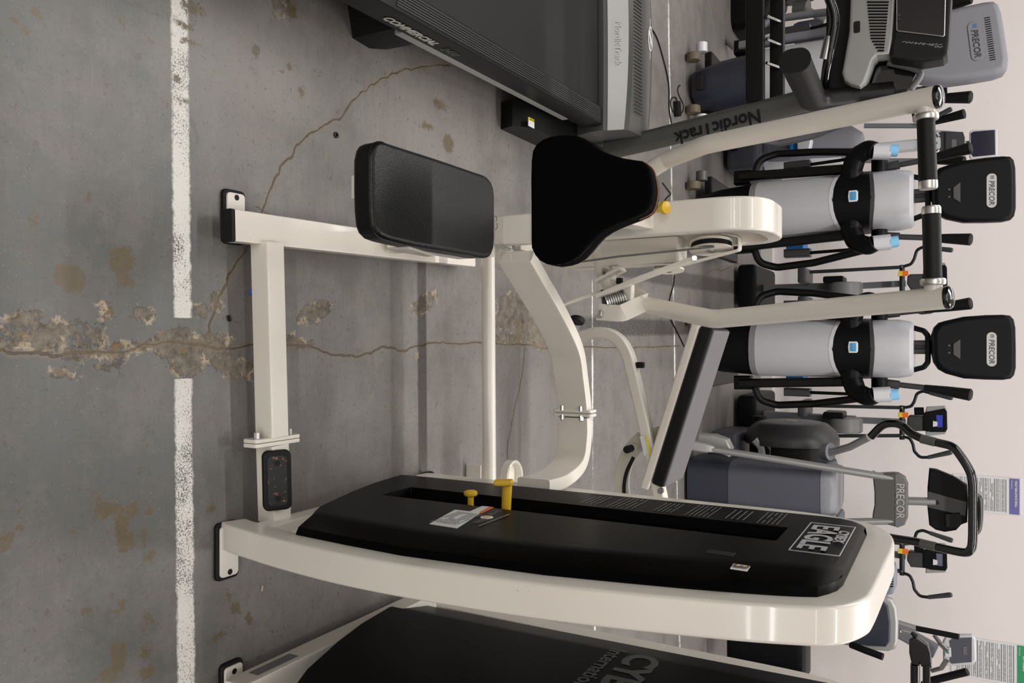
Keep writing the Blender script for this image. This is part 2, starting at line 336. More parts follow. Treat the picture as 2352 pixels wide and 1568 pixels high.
    wid = math_('MULTIPLY_ADD', noise(5, 3), 0.007, -0.0012); core = math_('MULTIPLY', math_('MULTIPLY', ramp(math_('SUBTRACT', cd, wid), 0.0008, -0.0008), near_), math_('MULTIPLY_ADD', pm, -0.55, 1.0)); cr = cd
    base = mix(math_('MULTIPLY', core, 0.85), base, mix(noise(80, 3), (44, 40, 36), (92, 82, 70)))
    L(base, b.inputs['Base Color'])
    hgt = math_('SUBTRACT', math_('MULTIPLY', noise(90, 5), 0.12), math_('ADD', math_('MULTIPLY', pm, 0.8), math_('MULTIPLY', core, 1.6)))
    bp = N('ShaderNodeBump'); bp.inputs['Strength'].default_value = 0.5; bp.inputs['Distance'].default_value = 0.003; L(hgt, bp.inputs['Height']); L(bp.outputs['Normal'], b.inputs['Normal'])
    ro = math_('ADD', math_('MULTIPLY', noise(5, 4), 0.14), math_('MULTIPLY', math_('MAXIMUM', pm, lm), 0.3)); L(math_('ADD', ro, 0.34), b.inputs['Roughness'])
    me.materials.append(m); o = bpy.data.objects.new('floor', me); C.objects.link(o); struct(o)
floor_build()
WALLM = mat('painted_wall', (232, 224, 221), 0.75, var=0.03, scale=1.2, bump=0.06, bscale=60)
CEILM = mat('white_ceiling', (225, 222, 216), 0.8)
def slab(name, c, s, m): return struct(MB().box(c, s).build(name, m))
slab('wall_back', (0, 7.25, 2.1), (18, 0.16, 4.4), WALLM)
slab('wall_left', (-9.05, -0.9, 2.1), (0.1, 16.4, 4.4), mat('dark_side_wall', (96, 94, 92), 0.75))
slab('wall_right', (9.05, -0.9, 2.1), (0.1, 16.4, 4.4), WALLM)
slab('wall_front', (0, -9.05, 2.1), (18, 0.1, 4.4), WALLM)
slab('ceiling', (0, -0.9, 4.35), (18.2, 16.5, 0.1), CEILM)
slab('baseboard_back', (0, 7.16, 0.05), (18, 0.02, 0.1), mat('white_baseboard', (214, 210, 204), 0.5))
# ---------------------------------------------------------------- selectorised towers
G = 1.015
def tw(y, z): return (y * G, EYE - (EYE - z) * G)
UPROF = [tw(*p) for p in ((1.283, 0.012), (1.228, 0.279), (1.204, 0.546), (1.224, 0.885), (1.277, 1.16), (1.312, 1.28), (1.341, 1.335), (1.40, 1.368), (1.46, 1.377), (1.624, 1.382), (1.80, 1.386), (1.90, 1.375), (1.97, 1.345), (2.02, 1.28), (2.052, 1.17), (2.062, 0.9), (2.072, 0.5), (2.09, 0.02))]
def inset2(pr, d):
    out = []
    for i, p in enumerate(pr):
        a = pr[max(i - 1, 0)]; b = pr[min(i + 1, len(pr) - 1)]; t = Vector((b[0] - a[0], b[1] - a[1])).normalized(); out.append((p[0] + t.y * d, p[1] - t.x * d))
    return out
def u_frame(x0, root, name='tower_frame'):
    m = MB(); pts = smooth([(x0 + 0.032, p[0], p[1]) for p in inset2(UPROF, 0.032)], 5)
    pts = [Vector((p.x, p.y, max(p.z, 0.017))) for p in pts]
    m.sweep(pts, rrect(0.064, 0.064, 0.007, 3), ref=(1, 0, 0)); return m.build(name, WHITE, root, ang=50)
def tower_shroud(xf, xb, root, name, slot=True, low=0.0):
    inn = inset2(UPROF, 0.048); near = sorted([(z, y) for y, z in inn[:9]]); far = sorted([(z, y) for y, z in inn[9:]])
    def at(tab, z): return float(np.interp(z, [a for a, _ in tab], [b for _, b in tab]))
    secs = []
    for z, dx in ((0.0, 0.05), (0.012, 0.02), (0.05, 0.0), (0.245, 0), (0.25, 0), (0.4, 0), (0.55, 0), (0.7, 0), (0.85, 0), (1.0, 0), (1.1, 0), (1.19, 0), (1.195, 0), (1.24, 0.0), (1.275, 0.001), (1.298, 0.004), (1.312, 0.010), (1.322, 0.020), (1.327, 0.034)):
        n = at(near, z); f = min(at(far, z), 2.0); f = 2.0 if z < 1.2 else f
        e = 0.024 if slot and 0.249 < z < 1.193 else 0.0; xs = xf + dx; ym = 1.86
        P = [(xb, n), (xf + 0.034, n), (xf + 0.022, n + 0.008), (xs + 0.004, n + 0.05), (xs, n + 0.075), (xs, 1.592), (xs + e, 1.597), (xs + e, 1.712), (xs, 1.717), (xs, ym), (xs + 0.005, ym + 0.03), (xf + 0.026, f - 0.012), (xf + 0.034, f), (xb, f)]
        sec = []
        for x, y in P:
            zb = 0.07 - low + 0.20 * max(0.0, min(1.0, (1.85 - y) / 0.58)) ** 1.5
            sec.append((x, y, z if z > 0.24 else zb + (0.245 - zb) * z / 0.245 if zb < 0.24 else max(z, 0.2) + (zb - 0.2) * (1 - z / 0.245)))
        secs.append(sec)
    return MB().loft(secs).build(name, BLACK, root, ang=25)
def foot(c, lx, ly, hole, root, rubber=True):
    x, y = c
    m = MB(); o = (x - 0, y, 0.0)
    m.prism(rrect(lx, ly, 0.012, 4), (x, y, 0.0), (1, 0, 0), (0, 1, 0), 0.011, bev=0.004, bev_back=0.0)
    fr = m.build('foot_pad', RUBBER, root)
    m = MB(); m.prism(rrect(lx - 0.016, ly - 0.014, 0.009, 4), (x, y, 0.0105), (1, 0, 0), (0, 1, 0), 0.006, bev=0.002, bev_back=0.0); pl = m.build('foot_plate', WHITE, root)
    m = MB(); m.cyl((hole[0], hole[1], 0.0166), (hole[0], hole[1], 0.0172), 0.0068); m.build('bolt_hole', RUBBER, pl)
# ---------------------------------------------------------------- the white seated row machine
row = thing('row_machine', 'off-white selectorised row machine with black seat, chest pad and black weight shroud numbered 3', 'exercise machine', (0.05, 1.65, 0))
X0 = 0.412 * G
u_frame(X0, row)
XS = 0.381
shroud = tower_shroud(XS, X0 + 0.06, row, 'weight_shroud')
foot((0.487, 1.322), 0.134, 0.066, (0.536, 1.322), row); foot((0.487, 2.135), 0.134, 0.066, (0.536, 2.135), row)
m = MB(); m.box((X0 + 0.036, 1.70, 0.085), (0.06, 0.78, 0.055), 0.006); m.build('base_rail', WHITE, row)
# base beam under the seat, cross tube, far tube, curved flat tube
m = MB()
bm0, bm1 = Vector((-0.2635, 1.291, 0.048)), Vector((-0.290, 2.33, 0.048))
m.sweep([bm0, bm1], rrect(0.074, 0.036, 0.005, 2), ref=(0, 0, 1)); m.build('base_beam', WHITE, row)
m = MB(); d = (bm0 - bm1).normalized(); m.sweep([bm0 - d * 0.002, bm0 + d * 0.008], rrect(0.0745, 0.0365, 0.004, 2), ref=(0, 0, 1)); m.build('beam_end_cap', RUBBER, row)
foot((-0.2925, 1.342), 0.128, 0.066, (-0.338, 1.342), row)
m = MB(); m.sweep([(-0.235, 1.400, 0.055), (0.228, 1.416, 0.055)], rrect(0.056, 0.056, 0.004, 2)); m.build('cross_tube', WHITE, row)
m = MB(); m.sweep([(0.248, 1.417, 0.055), (0.43, 1.424, 0.055)], rrect(0.056, 0.056, 0.004, 2)); m.build('cross_tube', WHITE, row)
for xx, sx in ((0.228, -1), (0.2385, 1)):
    m = MB(); q = Vector((xx, 1.4165, 0.055)); m.prism(rrect(0.145, 0.05, 0.010, 3), q, (0, 1, 0), (0, 0, 1), 0.0095, bev=0.002); fl = m.build('joint_flange', WHITE, row)
    if sx < 0:
        for k in (-1, 1):
            m = MB(); b = q + Vector((0, 0.053 * k, 0.004)); m.cyl(b, b + Vector((-0.014, 0, 0)), 0.008, n=8); m.build('bolt', STEEL, fl)
# foot rest plate on the cross tube
m = MB(); c = aZ(636, 1102, 0.088); fx = Vector((1, 0.03, 0)).normalized(); fy = Vector((-0.03, 0.80, 0.60)).normalized()
m.prism(rrect(0.142, 0.066, 0.014, 4), c - fx.cross(fy) * 0.012, fx, fy, 0.022, bev=0.005); fp = m.build('foot_rest', RUBBER, row)
m = MB(); m.prism(rrect(0.118, 0.044, 0.010, 4), c + fx.cross(fy) * 0.0095, fx, fy, 0.002); m.build('worn_plate', WORN, fp)
for k in (-1, 1):
    m = MB(); b = c + fx * 0.042 * k + fx.cross(fy) * 0.0115; m.cyl(b, b + fx.cross(fy) * 0.0006, 0.007); m.build('bolt_hole', RUBBER, fp)
m = MB(); m.tube([aZ(1121, 585, 0.2), aZ(1124, 1100, 0.2)], 0.0215, 20); m.build('far_cross_tube', WHITE, row)
m = MB(); q = aZ(1150, 1100, 0.19); m.lathe([(0.0, 0), (0.05, 0), (0.055, 0.004), (0.055, 0.03), (0.050, 0.034), (0.046, 0.03), (0.046, 0.008), (0.0, 0.006)], q + Vector((0.0, 0.06, -0.01)), (0, 0, 1), 32); m.build('tube_collar', WHITE, row)
m = MB(); q = aZ(1088, 1086, 0.03); m.box(q + Vector((0, 0, 0.0)), (0.06, 0.006, 0.06), 0.004); m.build('rear_bracket', WHITE, row)
zf = 0.50
cf = [aZ(1185, 590, zf), aZ(1215, 640, zf), aZ(1262, 720, zf), aZ(1300, 800, zf), aZ(1312, 870, zf), aZ(1320, 945, zf), aZ(1320, 1010, zf), aZ(1308, 1065, zf), aZ(1270, 1100, zf), aZ(1225, 1115, zf)]
cs = smooth(cf, 6); i5 = 5 * 6
m = MB(); m.sweep(cs[:i5 + 1], rrect(0.038, 0.098, 0.006, 2), ref=(0, 0, 1)); m.build('curved_flat_tube', WHITE, row, ang=28)
m = MB(); m.sweep(cs[i5 + 1:], rrect(0.038, 0.098, 0.006, 2), ref=(0, 0, 1)); m.build('curved_flat_tube', WHITE, row, ang=28)
for q, sx in ((cs[i5] + Vector((-0.004, 0, 0)), -1), (cs[i5] + Vector((0.008, 0, 0)), 1)):
    m = MB(); m.prism(rrect(0.05, 0.125, 0.01, 3), q - Vector((0.004, 0, 0)), (0, 1, 0), (0, 0, 1), 0.009, bev=0.002); fl = m.build('joint_flange', WHITE, row)
    for k in (-0.03, 0.03):
        m = MB(); b = q + Vector((0, -0.02, k)); m.cyl(b, b + Vector((0.015 * sx, 0, 0)), 0.007, n=8); m.build('bolt', STEEL, fl)
# column: an upright loop of flat tube
XC = -0.291
m = MB(); m.sweep(fillet([(XC, 1.849, 0.08), (XC, 1.849, 1.106), (XC, 2.14, 1.106), (XC, 2.14, 0.30)], [0, 0.10, 0.13, 0], 10), rrect(0.038, 0.078, 0.006, 3), ref=(1, 0, 0)); m.build('column', WHITE, row)
m = MB(); m.box((-0.240, 2.085, 0.70), (0.07, 0.09, 0.32), 0.005); m.box((XC, 1.99, 0.28), (0.07, 0.26, 0.3), 0.005); m.build('column_housing', WHITE, row)
m = MB(); m.box((XC - 0.02, 1.99, 0.88), (0.004, 0.27, 0.36)); m.build('inner_plate', WHITE, row)
m = MB(); q = Vector((XC - 0.018, 2.02, 1.0)); m.cyl(q, q + Vector((0.012, 0, 0)), 0.009, n=8); m.build('bolt', STEEL, row)
# seat
def zs(px): return 0.482 + (px - 860) / 275 * 0.035
SO = [(857, 362), (862, 340), (868, 331), (877, 327), (890, 329), (902, 334), (1007, 369), (1095, 398), (1115, 405), (1128, 417), (1134, 432), (1136, 452), (1136, 500), (1136, 548), (1134, 570), (1128, 584), (1116, 589), (1098, 587), (1076, 582), (957, 562), (900, 550), (880, 543), (868, 531), (861, 513), (858, 480), (857, 430)]
sp = [aZ(px, py, zs(px)) for px, py in SO]; so = sum(sp, Vector()) / len(sp)
sux = Vector((1, 0, 0)); suy = (aZ(1130, 500, zs(1130)) - aZ(860, 440, zs(860))).normalized(); suy = (suy - sux * suy.dot(sux)).normalized(); sn = sux.cross(suy)
s2 = [((p - so).dot(sux), (p - so).dot(suy)) for p in sp]
def grow(p2, d):
    r = math.hypot(*p2); return (p2[0] * (1 + d / r), p2[1] * (1 + d / r))
m = MB(); m.prism([grow(p, 0.004) for p in s2], so - sn * 0.056, sux, suy, 0.056, bev=0.011, bev_back=0.012, seg=4); seat = m.build('seat', VINYL, row, ang=60)
m = MB(); pp = [so + sux * grow(p, 0.0035)[0] + suy * grow(p, 0.0035)[1] - sn * 0.0085 for p in s2]; m.tube(smooth(pp + [pp[0]], 3), 0.0016, 6); m.build('seat_piping', VINYL, seat)
m = MB(); m.prism(rrect(0.12, 0.30, 0.02, 3), so - sn * 0.0625 + suy * -0.005, sux, suy, 0.006); m.build('seat_plate', WHITE, row)
m = MB(); q = so - sn * 0.06; m.box((q.x - 0.02, q.y - 0.155, q.z - 0.028), (0.05, 0.012, 0.05), 0.003); m.box((q.x, q.y + 0.07, q.z - 0.022), (0.07, 0.22, 0.03), 0.006); m.sweep([(q.x, q.y + 0.12, q.z - 0.03), (XC, 1.835, 0.20)], rrect(0.062, 0.062, 0.006, 2), ref=(0, 1, 0)); m.build('seat_post', WHITE, row)
m = MB(); q = aZ(945, 578, 0.42); m.prism([(-0.09, 0), (0.06, 0), (0.06, 0.02), (-0.09, 0.06)], q, (0, 1, 0), (0, 0, 1), 0.006, bev=0.001); m.build('seat_gusset', WHITE, row)
m = MB(); q = aZ(1152, 584, 0.42); m.lathe([(0, 0), (0.04, 0), (0.043, 0.004), (0.043, 0.012), (0.04, 0.016), (0, 0.016)], q, (0.35, 0.2, 1)); m.build('cam_disc', WHITE, row)
m = MB(); m.tube(fillet([aZ(1140, 564, 0.47), aZ(1160, 570, 0.47), aZ(1172, 573, 0.47)], 0.01), 0.004, 8); m.box(aZ(1186, 568, 0.47), (0.014, 0.03, 0.012), 0.002); m.build('lock_link', STEEL, row)
m = MB(); m.tube(smooth([aZ(1137, 495, 0.49), aZ(1141, 500, 0.495), aZ(1140, 508, 0.488)], 4), 0.0007, 5); m.tube(smooth([aZ(1137, 528, 0.488), aZ(1142, 522, 0.492), aZ(1141, 512, 0.49)], 4), 0.0007, 5); m.build('loose_thread', RUBBER, seat)
# chest pad
PO = [(320, 450), (395, 560), (397, 700), (397, 1000), (400, 1060), (425, 1115), (460, 1155), (510, 1182), (570, 1190), (640, 1180), (700, 1160), (760, 1122), (810, 1070), (860, 1010), (910, 955), (960, 920), (1030, 884), (1110, 852), (1190, 822), (1250, 795), (1290, 765), (1315, 720), (1328, 660), (1330, 590), (1322, 520), (1303, 455), (1275, 415), (1240, 394), (1180, 386), (1100, 374), (1030, 355), (960, 328), (900, 292), (850, 252), (800, 222), (740, 202), (680, 196), (610, 198), (540, 210), (480, 235), (435, 272), (408, 320), (398, 400)][1:]
YPAD = 1.515; yl = 0.03
pp = [aY(1100 + x / 3.336, 250 + y / 3.336, YPAD + ((x - 400) / 930) * yl) for x, y in PO]; po = sum(pp, Vector()) / len(pp)
pux = Vector((1, 0, 0)); puy = (aY(1490, 445, YPAD + yl) - aY(1225, 445, YPAD)).normalized(); puy = (puy - pux * puy.dot(pux)).normalized(); pn = pux.cross(puy)  # towards the camera
p2d = [((p - po).dot(pux), (p - po).dot(puy)) for p in pp]
m = MB(); m.prism([grow(p, 0.001) for p in p2d], po - pn * 0.060, pux, puy, 0.060, bev=0.010, bev_back=0.008, seg=4); pad = m.build('chest_pad', FOAM, row, ang=60)
m = MB(); sel = [po + pux * grow(p, -0.001)[0] + puy * grow(p, -0.001)[1] - pn * 0.012 for p in p2d]; m.tube(smooth(sel + [sel[0]], 3), 0.0016, 6); m.build('pad_piping', VINYL, pad)
m = MB(); top = [po + pux * grow(p, 0.0012)[0] + puy * grow(p, 0.0012)[1] - pn * (0.044 + 0.002 * math.sin(i * 2.1)) for i, p in enumerate(p2d) if 17 <= i <= 27]; m.tube(smooth(top, 4), 0.0022, 6); m.build('torn_edge', TAN, pad)
m = MB(); m.prism([grow(p, 0.0008) for i, p in enumerate(p2d)], po - pn * 0.066, pux, puy, 0.008, bev=0.002); m.build('pad_band', VINYL, pad)
m = MB(); q = po - pn * 0.06; m.sweep([q + Vector((0.02, 0, 0.0)), Vector((XC, 1.84, q.z + 0.02))], rrect(0.05, 0.05, 0.005, 2)); m.build('pad_tube', WHITE, row)
m = MB(); q = aY(1523, 477, 1.79); m.lathe([(0, 0.0), (0.008, 0), (0.008, 0.018), (0.014, 0.020), (0.016, 0.026), (0.014, 0.032), (0, 0.034)], q + Vector((0, 0.012, -0.02)), (0, -0.45, 0.9)); m.build('adjuster_knob', YELLOW, row)
# arms and grips
def arm(px, side):
    m = MB(); path = fillet(px, [0, 0.03, 0.16, 0][:len(px)] if len(px) == 4 else 0.16, 8); m.tube(path, 0.0232, 22); a = m.build('press_arm', WHITE, row)
    e = path[-1]; d = (path[-1] - path[-2]).normalized()
    m = MB(); m.lathe([(0.0, -0.004), (0.0236, -0.004), (0.0238, 0.002), (0.021, 0.006), (0.012, 0.0085), (0, 0.009)], e, d); m.build('end_cap', GLOSSB, a); return a
ra = arm([aY(1465, 697, 2.10), aY(1640, 733, 2.0), aY(2178, 683, 1.84)], 1)
la = arm([aY(1440, 425, 2.10), aY(1530, 368, 2.08), aY(1622, 332, 2.0), aY(2155, 222, 1.84)], -1)
def grip(p, q, par):
    p, q = Vector(p), Vector(q); d = (q - p).normalized(); L = (q - p).length
    m = MB(); m.cyl(p - d * 0.03, p, 0.020, 0.0175); m.build('grip_stub', WHITE, par)
    m = MB(); m.cyl(p, p + d * 0.014, 0.0245, bev=0.004); m.build('grip_collar', ALU, par)
    m = MB(); m.cyl(p + d * 0.012, q - d * 0.012, 0.0172, 0.0178); m.build('hand_grip', GRIPM, par)
    m = MB(); m.lathe([(0, -0.014), (0.0182, -0.014), (0.0182, -0.002), (0.0165, 0.002), (0, 0.003)], q, d); m.build('grip_end_ring', ALU, par)
grip(aY(2143, 655, 1.85), aY(2139, 476, 1.85), ra); grip(aY(2126, 262, 1.85), aY(2132, 432, 1.85), la)
# pivot of the right arm, lever bars, pulleys, belt
YV = 2.06
m = MB(); m.tube([aY(1372, 570, YV), aY(1392, 632, YV)], 0.026, 18); m.sweep([aY(1376, 646, YV - .02), aY(1428, 618, YV - .02)], rrect(0.062, 0.011, 0.004, 2), ref=aY(1410, 660, YV) - aY(1400, 630, YV)); m.tube([aY(1396, 640, YV), aY(1410, 676, YV)], 0.0225, 20); m.tube([aY(1405, 640, YV + .03), aY(1422, 676, YV + .03)], 0.014); piv = m.build('pivot_mount', WHITE, row)
m = MB(); b = aY(1387, 628, YV - .045); m.cyl(b, b + (aY(1390, 620, YV - .05) - b).normalized() * 0.012, 0.008, n=8); m.build('bolt', STEEL, piv)
m = MB(); m.box(aY(1423, 645, 2.03), (0.016, 0.014, 0.016), 0.002); m.box(aY(1384, 668, 2.03), (0.006, 0.008, 0.008), 0.001); m.build('rubber_stop', RUBBER, piv)
m = MB()
m.sweep([aY(1290, 700, 2.06), aY(1400, 662, 2.05), aY(1592, 597, 2.05)], rrect(0.006, 0.03, 0.002, 2), ref=(0, 1, 0)); m.sweep([aY(1373, 680, 2.00), aY(1470, 640, 2.0), aY(1596, 594, 2.0)], rrect(0.012, 0.03, 0.002, 2), ref=(0, 1, 0)); m.build('lever_bar', WHITE, row)
m = MB(); m.prism(rrect(0.012, 0.012, 0.004), aY(1595, 593, 1.985), (1, 0, 0), (0, .3, 1), 0.008); m.build('bolt', STEEL, row)
m = MB(); a = aY(1434, 672, 2.06); m.prism([(-0.04, -0.03), (0.03, -0.045), (0.045, 0.0), (0.03, 0.03), (-0.02, 0.035)], a, (1, 0.2, 0), (0, -0.2, 1), 0.02, bev=0.004); m.build('pivot_block', WHITE, row)
m = MB(); a, b = aY(1388, 695, 2.02), aY(1434, 684, 2.05); d = (b - a).normalized(); u = d.orthogonal().normalized(); v = d.cross(u); hl = []
for i in range(9 * 14 + 1):
    t = i / (9 * 14); an = i / 14 * 2 * math.pi; hl.append(a + (b - a) * t + (u * math.cos(an) + v * math.sin(an)) * 0.024)
m.tube(hl, 0.0030, 7); m.build('coil_spring', STEEL, row)
m = MB(); m.cyl(a - d * 0.002, b, 0.020); m.build('spring_core', RUBBER, row)
m = MB(); m.sweep(fillet([aY(1374, 716, 2.0), aY(1427, 720, 2.0), aY(1484, 694, 2.08), aY(1448, 667, 2.13)], 0.012, 5), rrect(0.007, 0.046, 0.002, 2), ref=(1, -0.35, 0.25)); yk = m.build('yoke_bracket', WHITE, row)
m = MB(); a = aY(1378, 716, 1.985); m.cyl(a, a + Vector((0.012, -0.008, 0)), 0.009, n=8); m.build('bolt', STEEL, yk)
def pulley(c, r, ax, nm='pulley'):
    c = Vector(c); m = MB(); m.lathe([(0, -0.012), (r, -0.012), (r, -0.008), (r * 0.8, -0.003), (r * 0.8, 0.003), (r, 0.008), (r, 0.012), (0, 0.012)], c, ax, 36); p = m.build(nm, WHITE, row)
    m = MB(); m.lathe([(r * 0.79, -0.0042), (r * 0.93, -0.0062), (r * 0.93, 0.0062), (r * 0.79, 0.0042)], c, ax, 36); m.build('belt_groove', RUBBER, p)
    m = MB(); m.cyl(c - Vector(ax).normalized() * 0.016, c + Vector(ax).normalized() * 0.016, r * 0.2, n=10); m.build('axle', STEEL, p)
pulley(aY(1634, 565, 2.10), 0.056, (1, -0.16, 0.05)); pulley(aY(1536, 612, 2.16), 0.042, (1, -0.16, 0.05))
m = MB(); m.sweep(fillet([aY(1660, 538, 2.11), aY(1699, 545, 2.11), aY(1699, 574, 2.11), aY(1502, 626, 2.11)], 0.006, 3), rrect(0.004, 0.032, 0.001, 1), ref=(0, 1, 0)); m.build('pulley_bracket', WHITE, row)
m = MB(); m.sweep([aY(1335, 601, 1.95), aY(1420, 589, 1.97), aY(1640, 567, 2.06)], rrect(0.0035, 0.016, 0.001, 1), ref=(0, 1, 0)); m.build('drive_belt', CABLE, row)
# yellow selector pins in the slot
q = aX(1081, 1148, XS + 0.004)
m = MB(); m.lathe([(0, 0), (0.0075, 0), (0.0075, 0.034), (0.015, 0.037), (0.0172, 0.041), (0.0165, 0.046), (0.012, 0.049), (0, 0.050)], q + Vector((0.026, 0, 0)), XN); m.build('selector_pin', YELLOW, row)
q = aX(1162, 1158, XS)
m = MB(); m.cyl(q + Vector((0.02, 0, 0)), q + Vector((-0.052, 0, 0.004)), 0.0112, 0.0118); e = q + Vector((-0.056, 0, 0.002)); m.prism([(-0.024, -0.006), (-0.012, -0.009), (0.02, -0.008), (0.024, 0.0), (0.021, 0.007), (-0.018, 0.006)], e + Vector((0, -0.012, 0)), Vector((0, 0.35, 1)).normalized(), XN, 0.024, bev=0.005); m.build('selector_handle', YELLOW, row)
# print on the shroud: logo, number, stickers
def sq(px, py, dx=0.0012): return aX(px, py, XS - dx)
def sticker(nm, pts, mt, par, dx=0.0012):
    m = MB(); v = [sq(a, b, dx) for a, b in pts]; m.loft([[p + Vector((0.0016, 0, 0)) for p in v], v]); return m.build(nm, mt, par)
c4 = [sq(1864, 1200), sq(1966, 1210), sq(1922, 1276), sq(1814, 1262)]  # corners of the logo frame
ctr = sum(c4, Vector()) / 4
LW = 0.253; LH = 0.086; ctr = Vector((XS, ctr.y, ctr.z))

m = MB(); m.tube([ctr + Vector((-0.001, y, z)) for y, z in ((LW/2, -LH/2), (LW/2, LH/2), (-LW/2, LH/2), (-LW/2, -LH/2), (LW/2, -LH/2))], 0.0011, 6); m.build('logo_frame', PRINTW, shroud)
text('EAGLE', 0.070, ctr + Vector((0, 0.006, -0.012)), YN, ZP, PRINTW, shroud, sx=1.06, bold=0.0016, space=1.0)
text('CYBEX', 0.027, ctr + Vector((0, 0.030, 0.0275)), YN, ZP, PRINTW, shroud, sx=1.25, bold=0.0008, shear=0.15)
sticker('number_sticker', [(1685, 1293.4), (1723, 1299.4), (1716.3, 1310), (1677, 1304)], PAPER, shroud)
text('3', 0.037, sum((sq(*p) for p in [(1685, 1293.4), (1723, 1299.4), (1716.3, 1310), (1677, 1304)]), Vector()) / 4 + Vector((-0.001, 0, 0)), YN, ZP, mat('bronze_print', (112, 92, 62), 0.5), shroud, bold=0.0003, sx=1.25)
wl = sticker('warning_sticker', [(986.4, 1202.2), (1045, 1169.8), (1079.2, 1173.8), (1107.3, 1161.3), (1124.3, 1163), (1049.4, 1212)], PAPER, shroud)
m = MB(); a, b, c_, d_ = sq(995, 1201, .0016), sq(1046, 1172, .0016), sq(1108, 1178, .0016), sq(1046, 1209, .0016); o_ = (a + b + c_ + d_) / 4
lines(m, o_ + Vector((-0.0004, 0, 0)), (a - b) * -1 + Vector(), (b - c_) * -1, (b - a).length * 0.92, (c_ - b).length * 0.92, 11, 3) if False else lines(m, o_, YN, ZP, abs(a.y - b.y) * 0.9, abs(c_.z - b.z) * 1.0, 12, 3); m.build('fine_print', PRINTG, wl)
sticker('orange_band', [(1099.6, 1176.6), (1124.3, 1163), (1133.7, 1164.2), (1104.7, 1177.5)], ORANGE, shroud, 0.0016)
q = sq(1118, 1187); m = MB(); m.cyl(q + Vector((0.001, 0, 0)), q, 0.014, n=24); m.build('diagram_disc', PAPER, shroud)
m = MB(); m.cyl(q, q - Vector((0.0006, 0, 0)), 0.0085, n=20); m.build('diagram_pin', YELLOW, shroud)
m = MB()
lines(m, sq(1104, 1196), YN, ZP, 0.045, 0.016, 3, 5); lines(m, sq(1136, 1194), YN, ZP, 0.13, 0.008, 1, 6, th=0.6); lines(m, sq(1135, 1178), YN, ZP, 0.05, 0.012, 2, 7); m.build('fine_print', PRINTG, shroud)
for k, (zc, hh, rr_) in enumerate(((0.74, 0.05, 4), (0.82, 0.07, 6), (0.92, 0.05, 5), (1.00, 0.06, 6), (1.08, 0.05, 4), (1.15, 0.05, 5))):
    m = MB(); lines(m, (XS - 0.0004, 1.787, zc), YN, ZP, 0.12 if k % 2 else 0.10, hh, rr_, 20 + k, th=0.22); m.build('instruction_print', PRINTG, shroud)
m = MB(); a = aX(1672, 1268, XS); m.box((XS + 0.0005, 1.45, 1.125), (0.003, 0.028, 0.05), 0.001); m.build('shroud_label_recess', RUBBER, shroud)
# ---------------------------------------------------------------- second tower at the right edge
t2 = thing('weight_tower', 'black-shrouded weight tower of the next white machine, grey maker name across its shroud', 'exercise machine', (0.84, 1.65, 0))
u_frame(0.812, t2)
s2_ = tower_shroud(0.765, 0.86, t2, 'weight_shroud', slot=False, low=0.05)
foot((0.815, 1.335), 0.13, 0.066, (0.772, 1.335), t2)
m = MB(); m.box((0.80, 1.66, 0.075), (0.066, 0.76, 0.066), 0.006); br = m.build('base_rail', WHITE, t2)
m = MB(); m.box((0.7662, 1.40, 0.078), (0.001, 0.13, 0.03)); m.build('serial_plate', PRINTG, br)
m = MB(); m.box((0.845, 2.0, 1.27), (0.05, 0.12, 0.03), 0.004); m.build('top_stop', WHITE, t2)
text('CYBEX', 0.112, (0.765, 1.875, 0.832), YN, ZP, PRINTD, s2_, bold=0.004, sx=1.0, align='LEFT')
text('International', 0.056, (0.765, 1.88, 0.762), YN, ZP, PRINTD, s2_, bold=0.001, align='LEFT')
# ---------------------------------------------------------------- black and grey treadmill
TB = mat('treadmill_black', (12, 12, 12), 0.4, var=0.1, bump=0.05, bscale=700, spec=0.25)
TBELT = mat('treadmill_belt', (22, 21, 21), 0.55, var=0.12, bump=0.15, bscale=900, spec=0.3)
TRIB = mat('ribbed_rail', (36, 35, 34), 0.45, var=0.08)
TSIL = mat('satin_silver_plastic', (168, 167, 165), 0.38, metal=0.35, var=0.04)
TGREY = mat('mid_grey_plastic', (104, 103, 103), 0.45, var=0.05)
TUP = mat('dark_grey_enamel', (84, 83, 80), 0.42, metal=0.2, var=0.05)
TDARK = mat('charcoal_plastic', (22, 21, 21), 0.42, spec=0.3, var=0.08, bump=0.1, bscale=600)
SCREEN = mat('black_glass', (8, 8, 9), 0.08, coat=0.5)
tm = thing('treadmill', 'big black folding treadmill with silver motor hood and grey uprights', 'treadmill', (-1.25, 2.4, 0))
def tp(u, v, z): return Vector((-0.842 + u - 0.020 * v, 1.60 + v + 0.020 * u, z))
def tbox(m, u0, u1, v0, v1, z0, z1, bev=0.0):
    P = [(u0, v0), (u1, v0), (u1, v1), (u0, v1)]
    m.prism([(a, b) for a, b in P], tp(0, 0, z0), tp(1, 0, 0) - tp(0, 0, 0), tp(0, 1, 0) - tp(0, 0, 0), z1 - z0, bev=bev, seg=2); return m
W_ = -0.80
for nm, u0, u1 in (('side_rail', -0.07, 0.0), ('side_rail', W_, W_ + 0.07)):
    m = MB(); tbox(m, u0, u1, -0.55, 1.405, 0.16, 0.25, 0.006); r = m.build(nm, TB, tm)
    m = MB()
    for k in range(7): tbox(m, u0 + 0.010 + k * 0.0075, u0 + 0.0145 + k * 0.0075, 0.05, 1.38, 0.2495, 0.2522)
    r2 = m.build('ribbed_top', TRIB, r)
    m = MB(); tbox(m, u0 - 0.002 if u0 < -0.5 else u0, u1 if u0 < -0.5 else u1 + 0.002, 0.18, 1.25, 0.145, 0.168); m.build('silver_strip', TSIL, r)
    if u1 == 0.0: rail = r
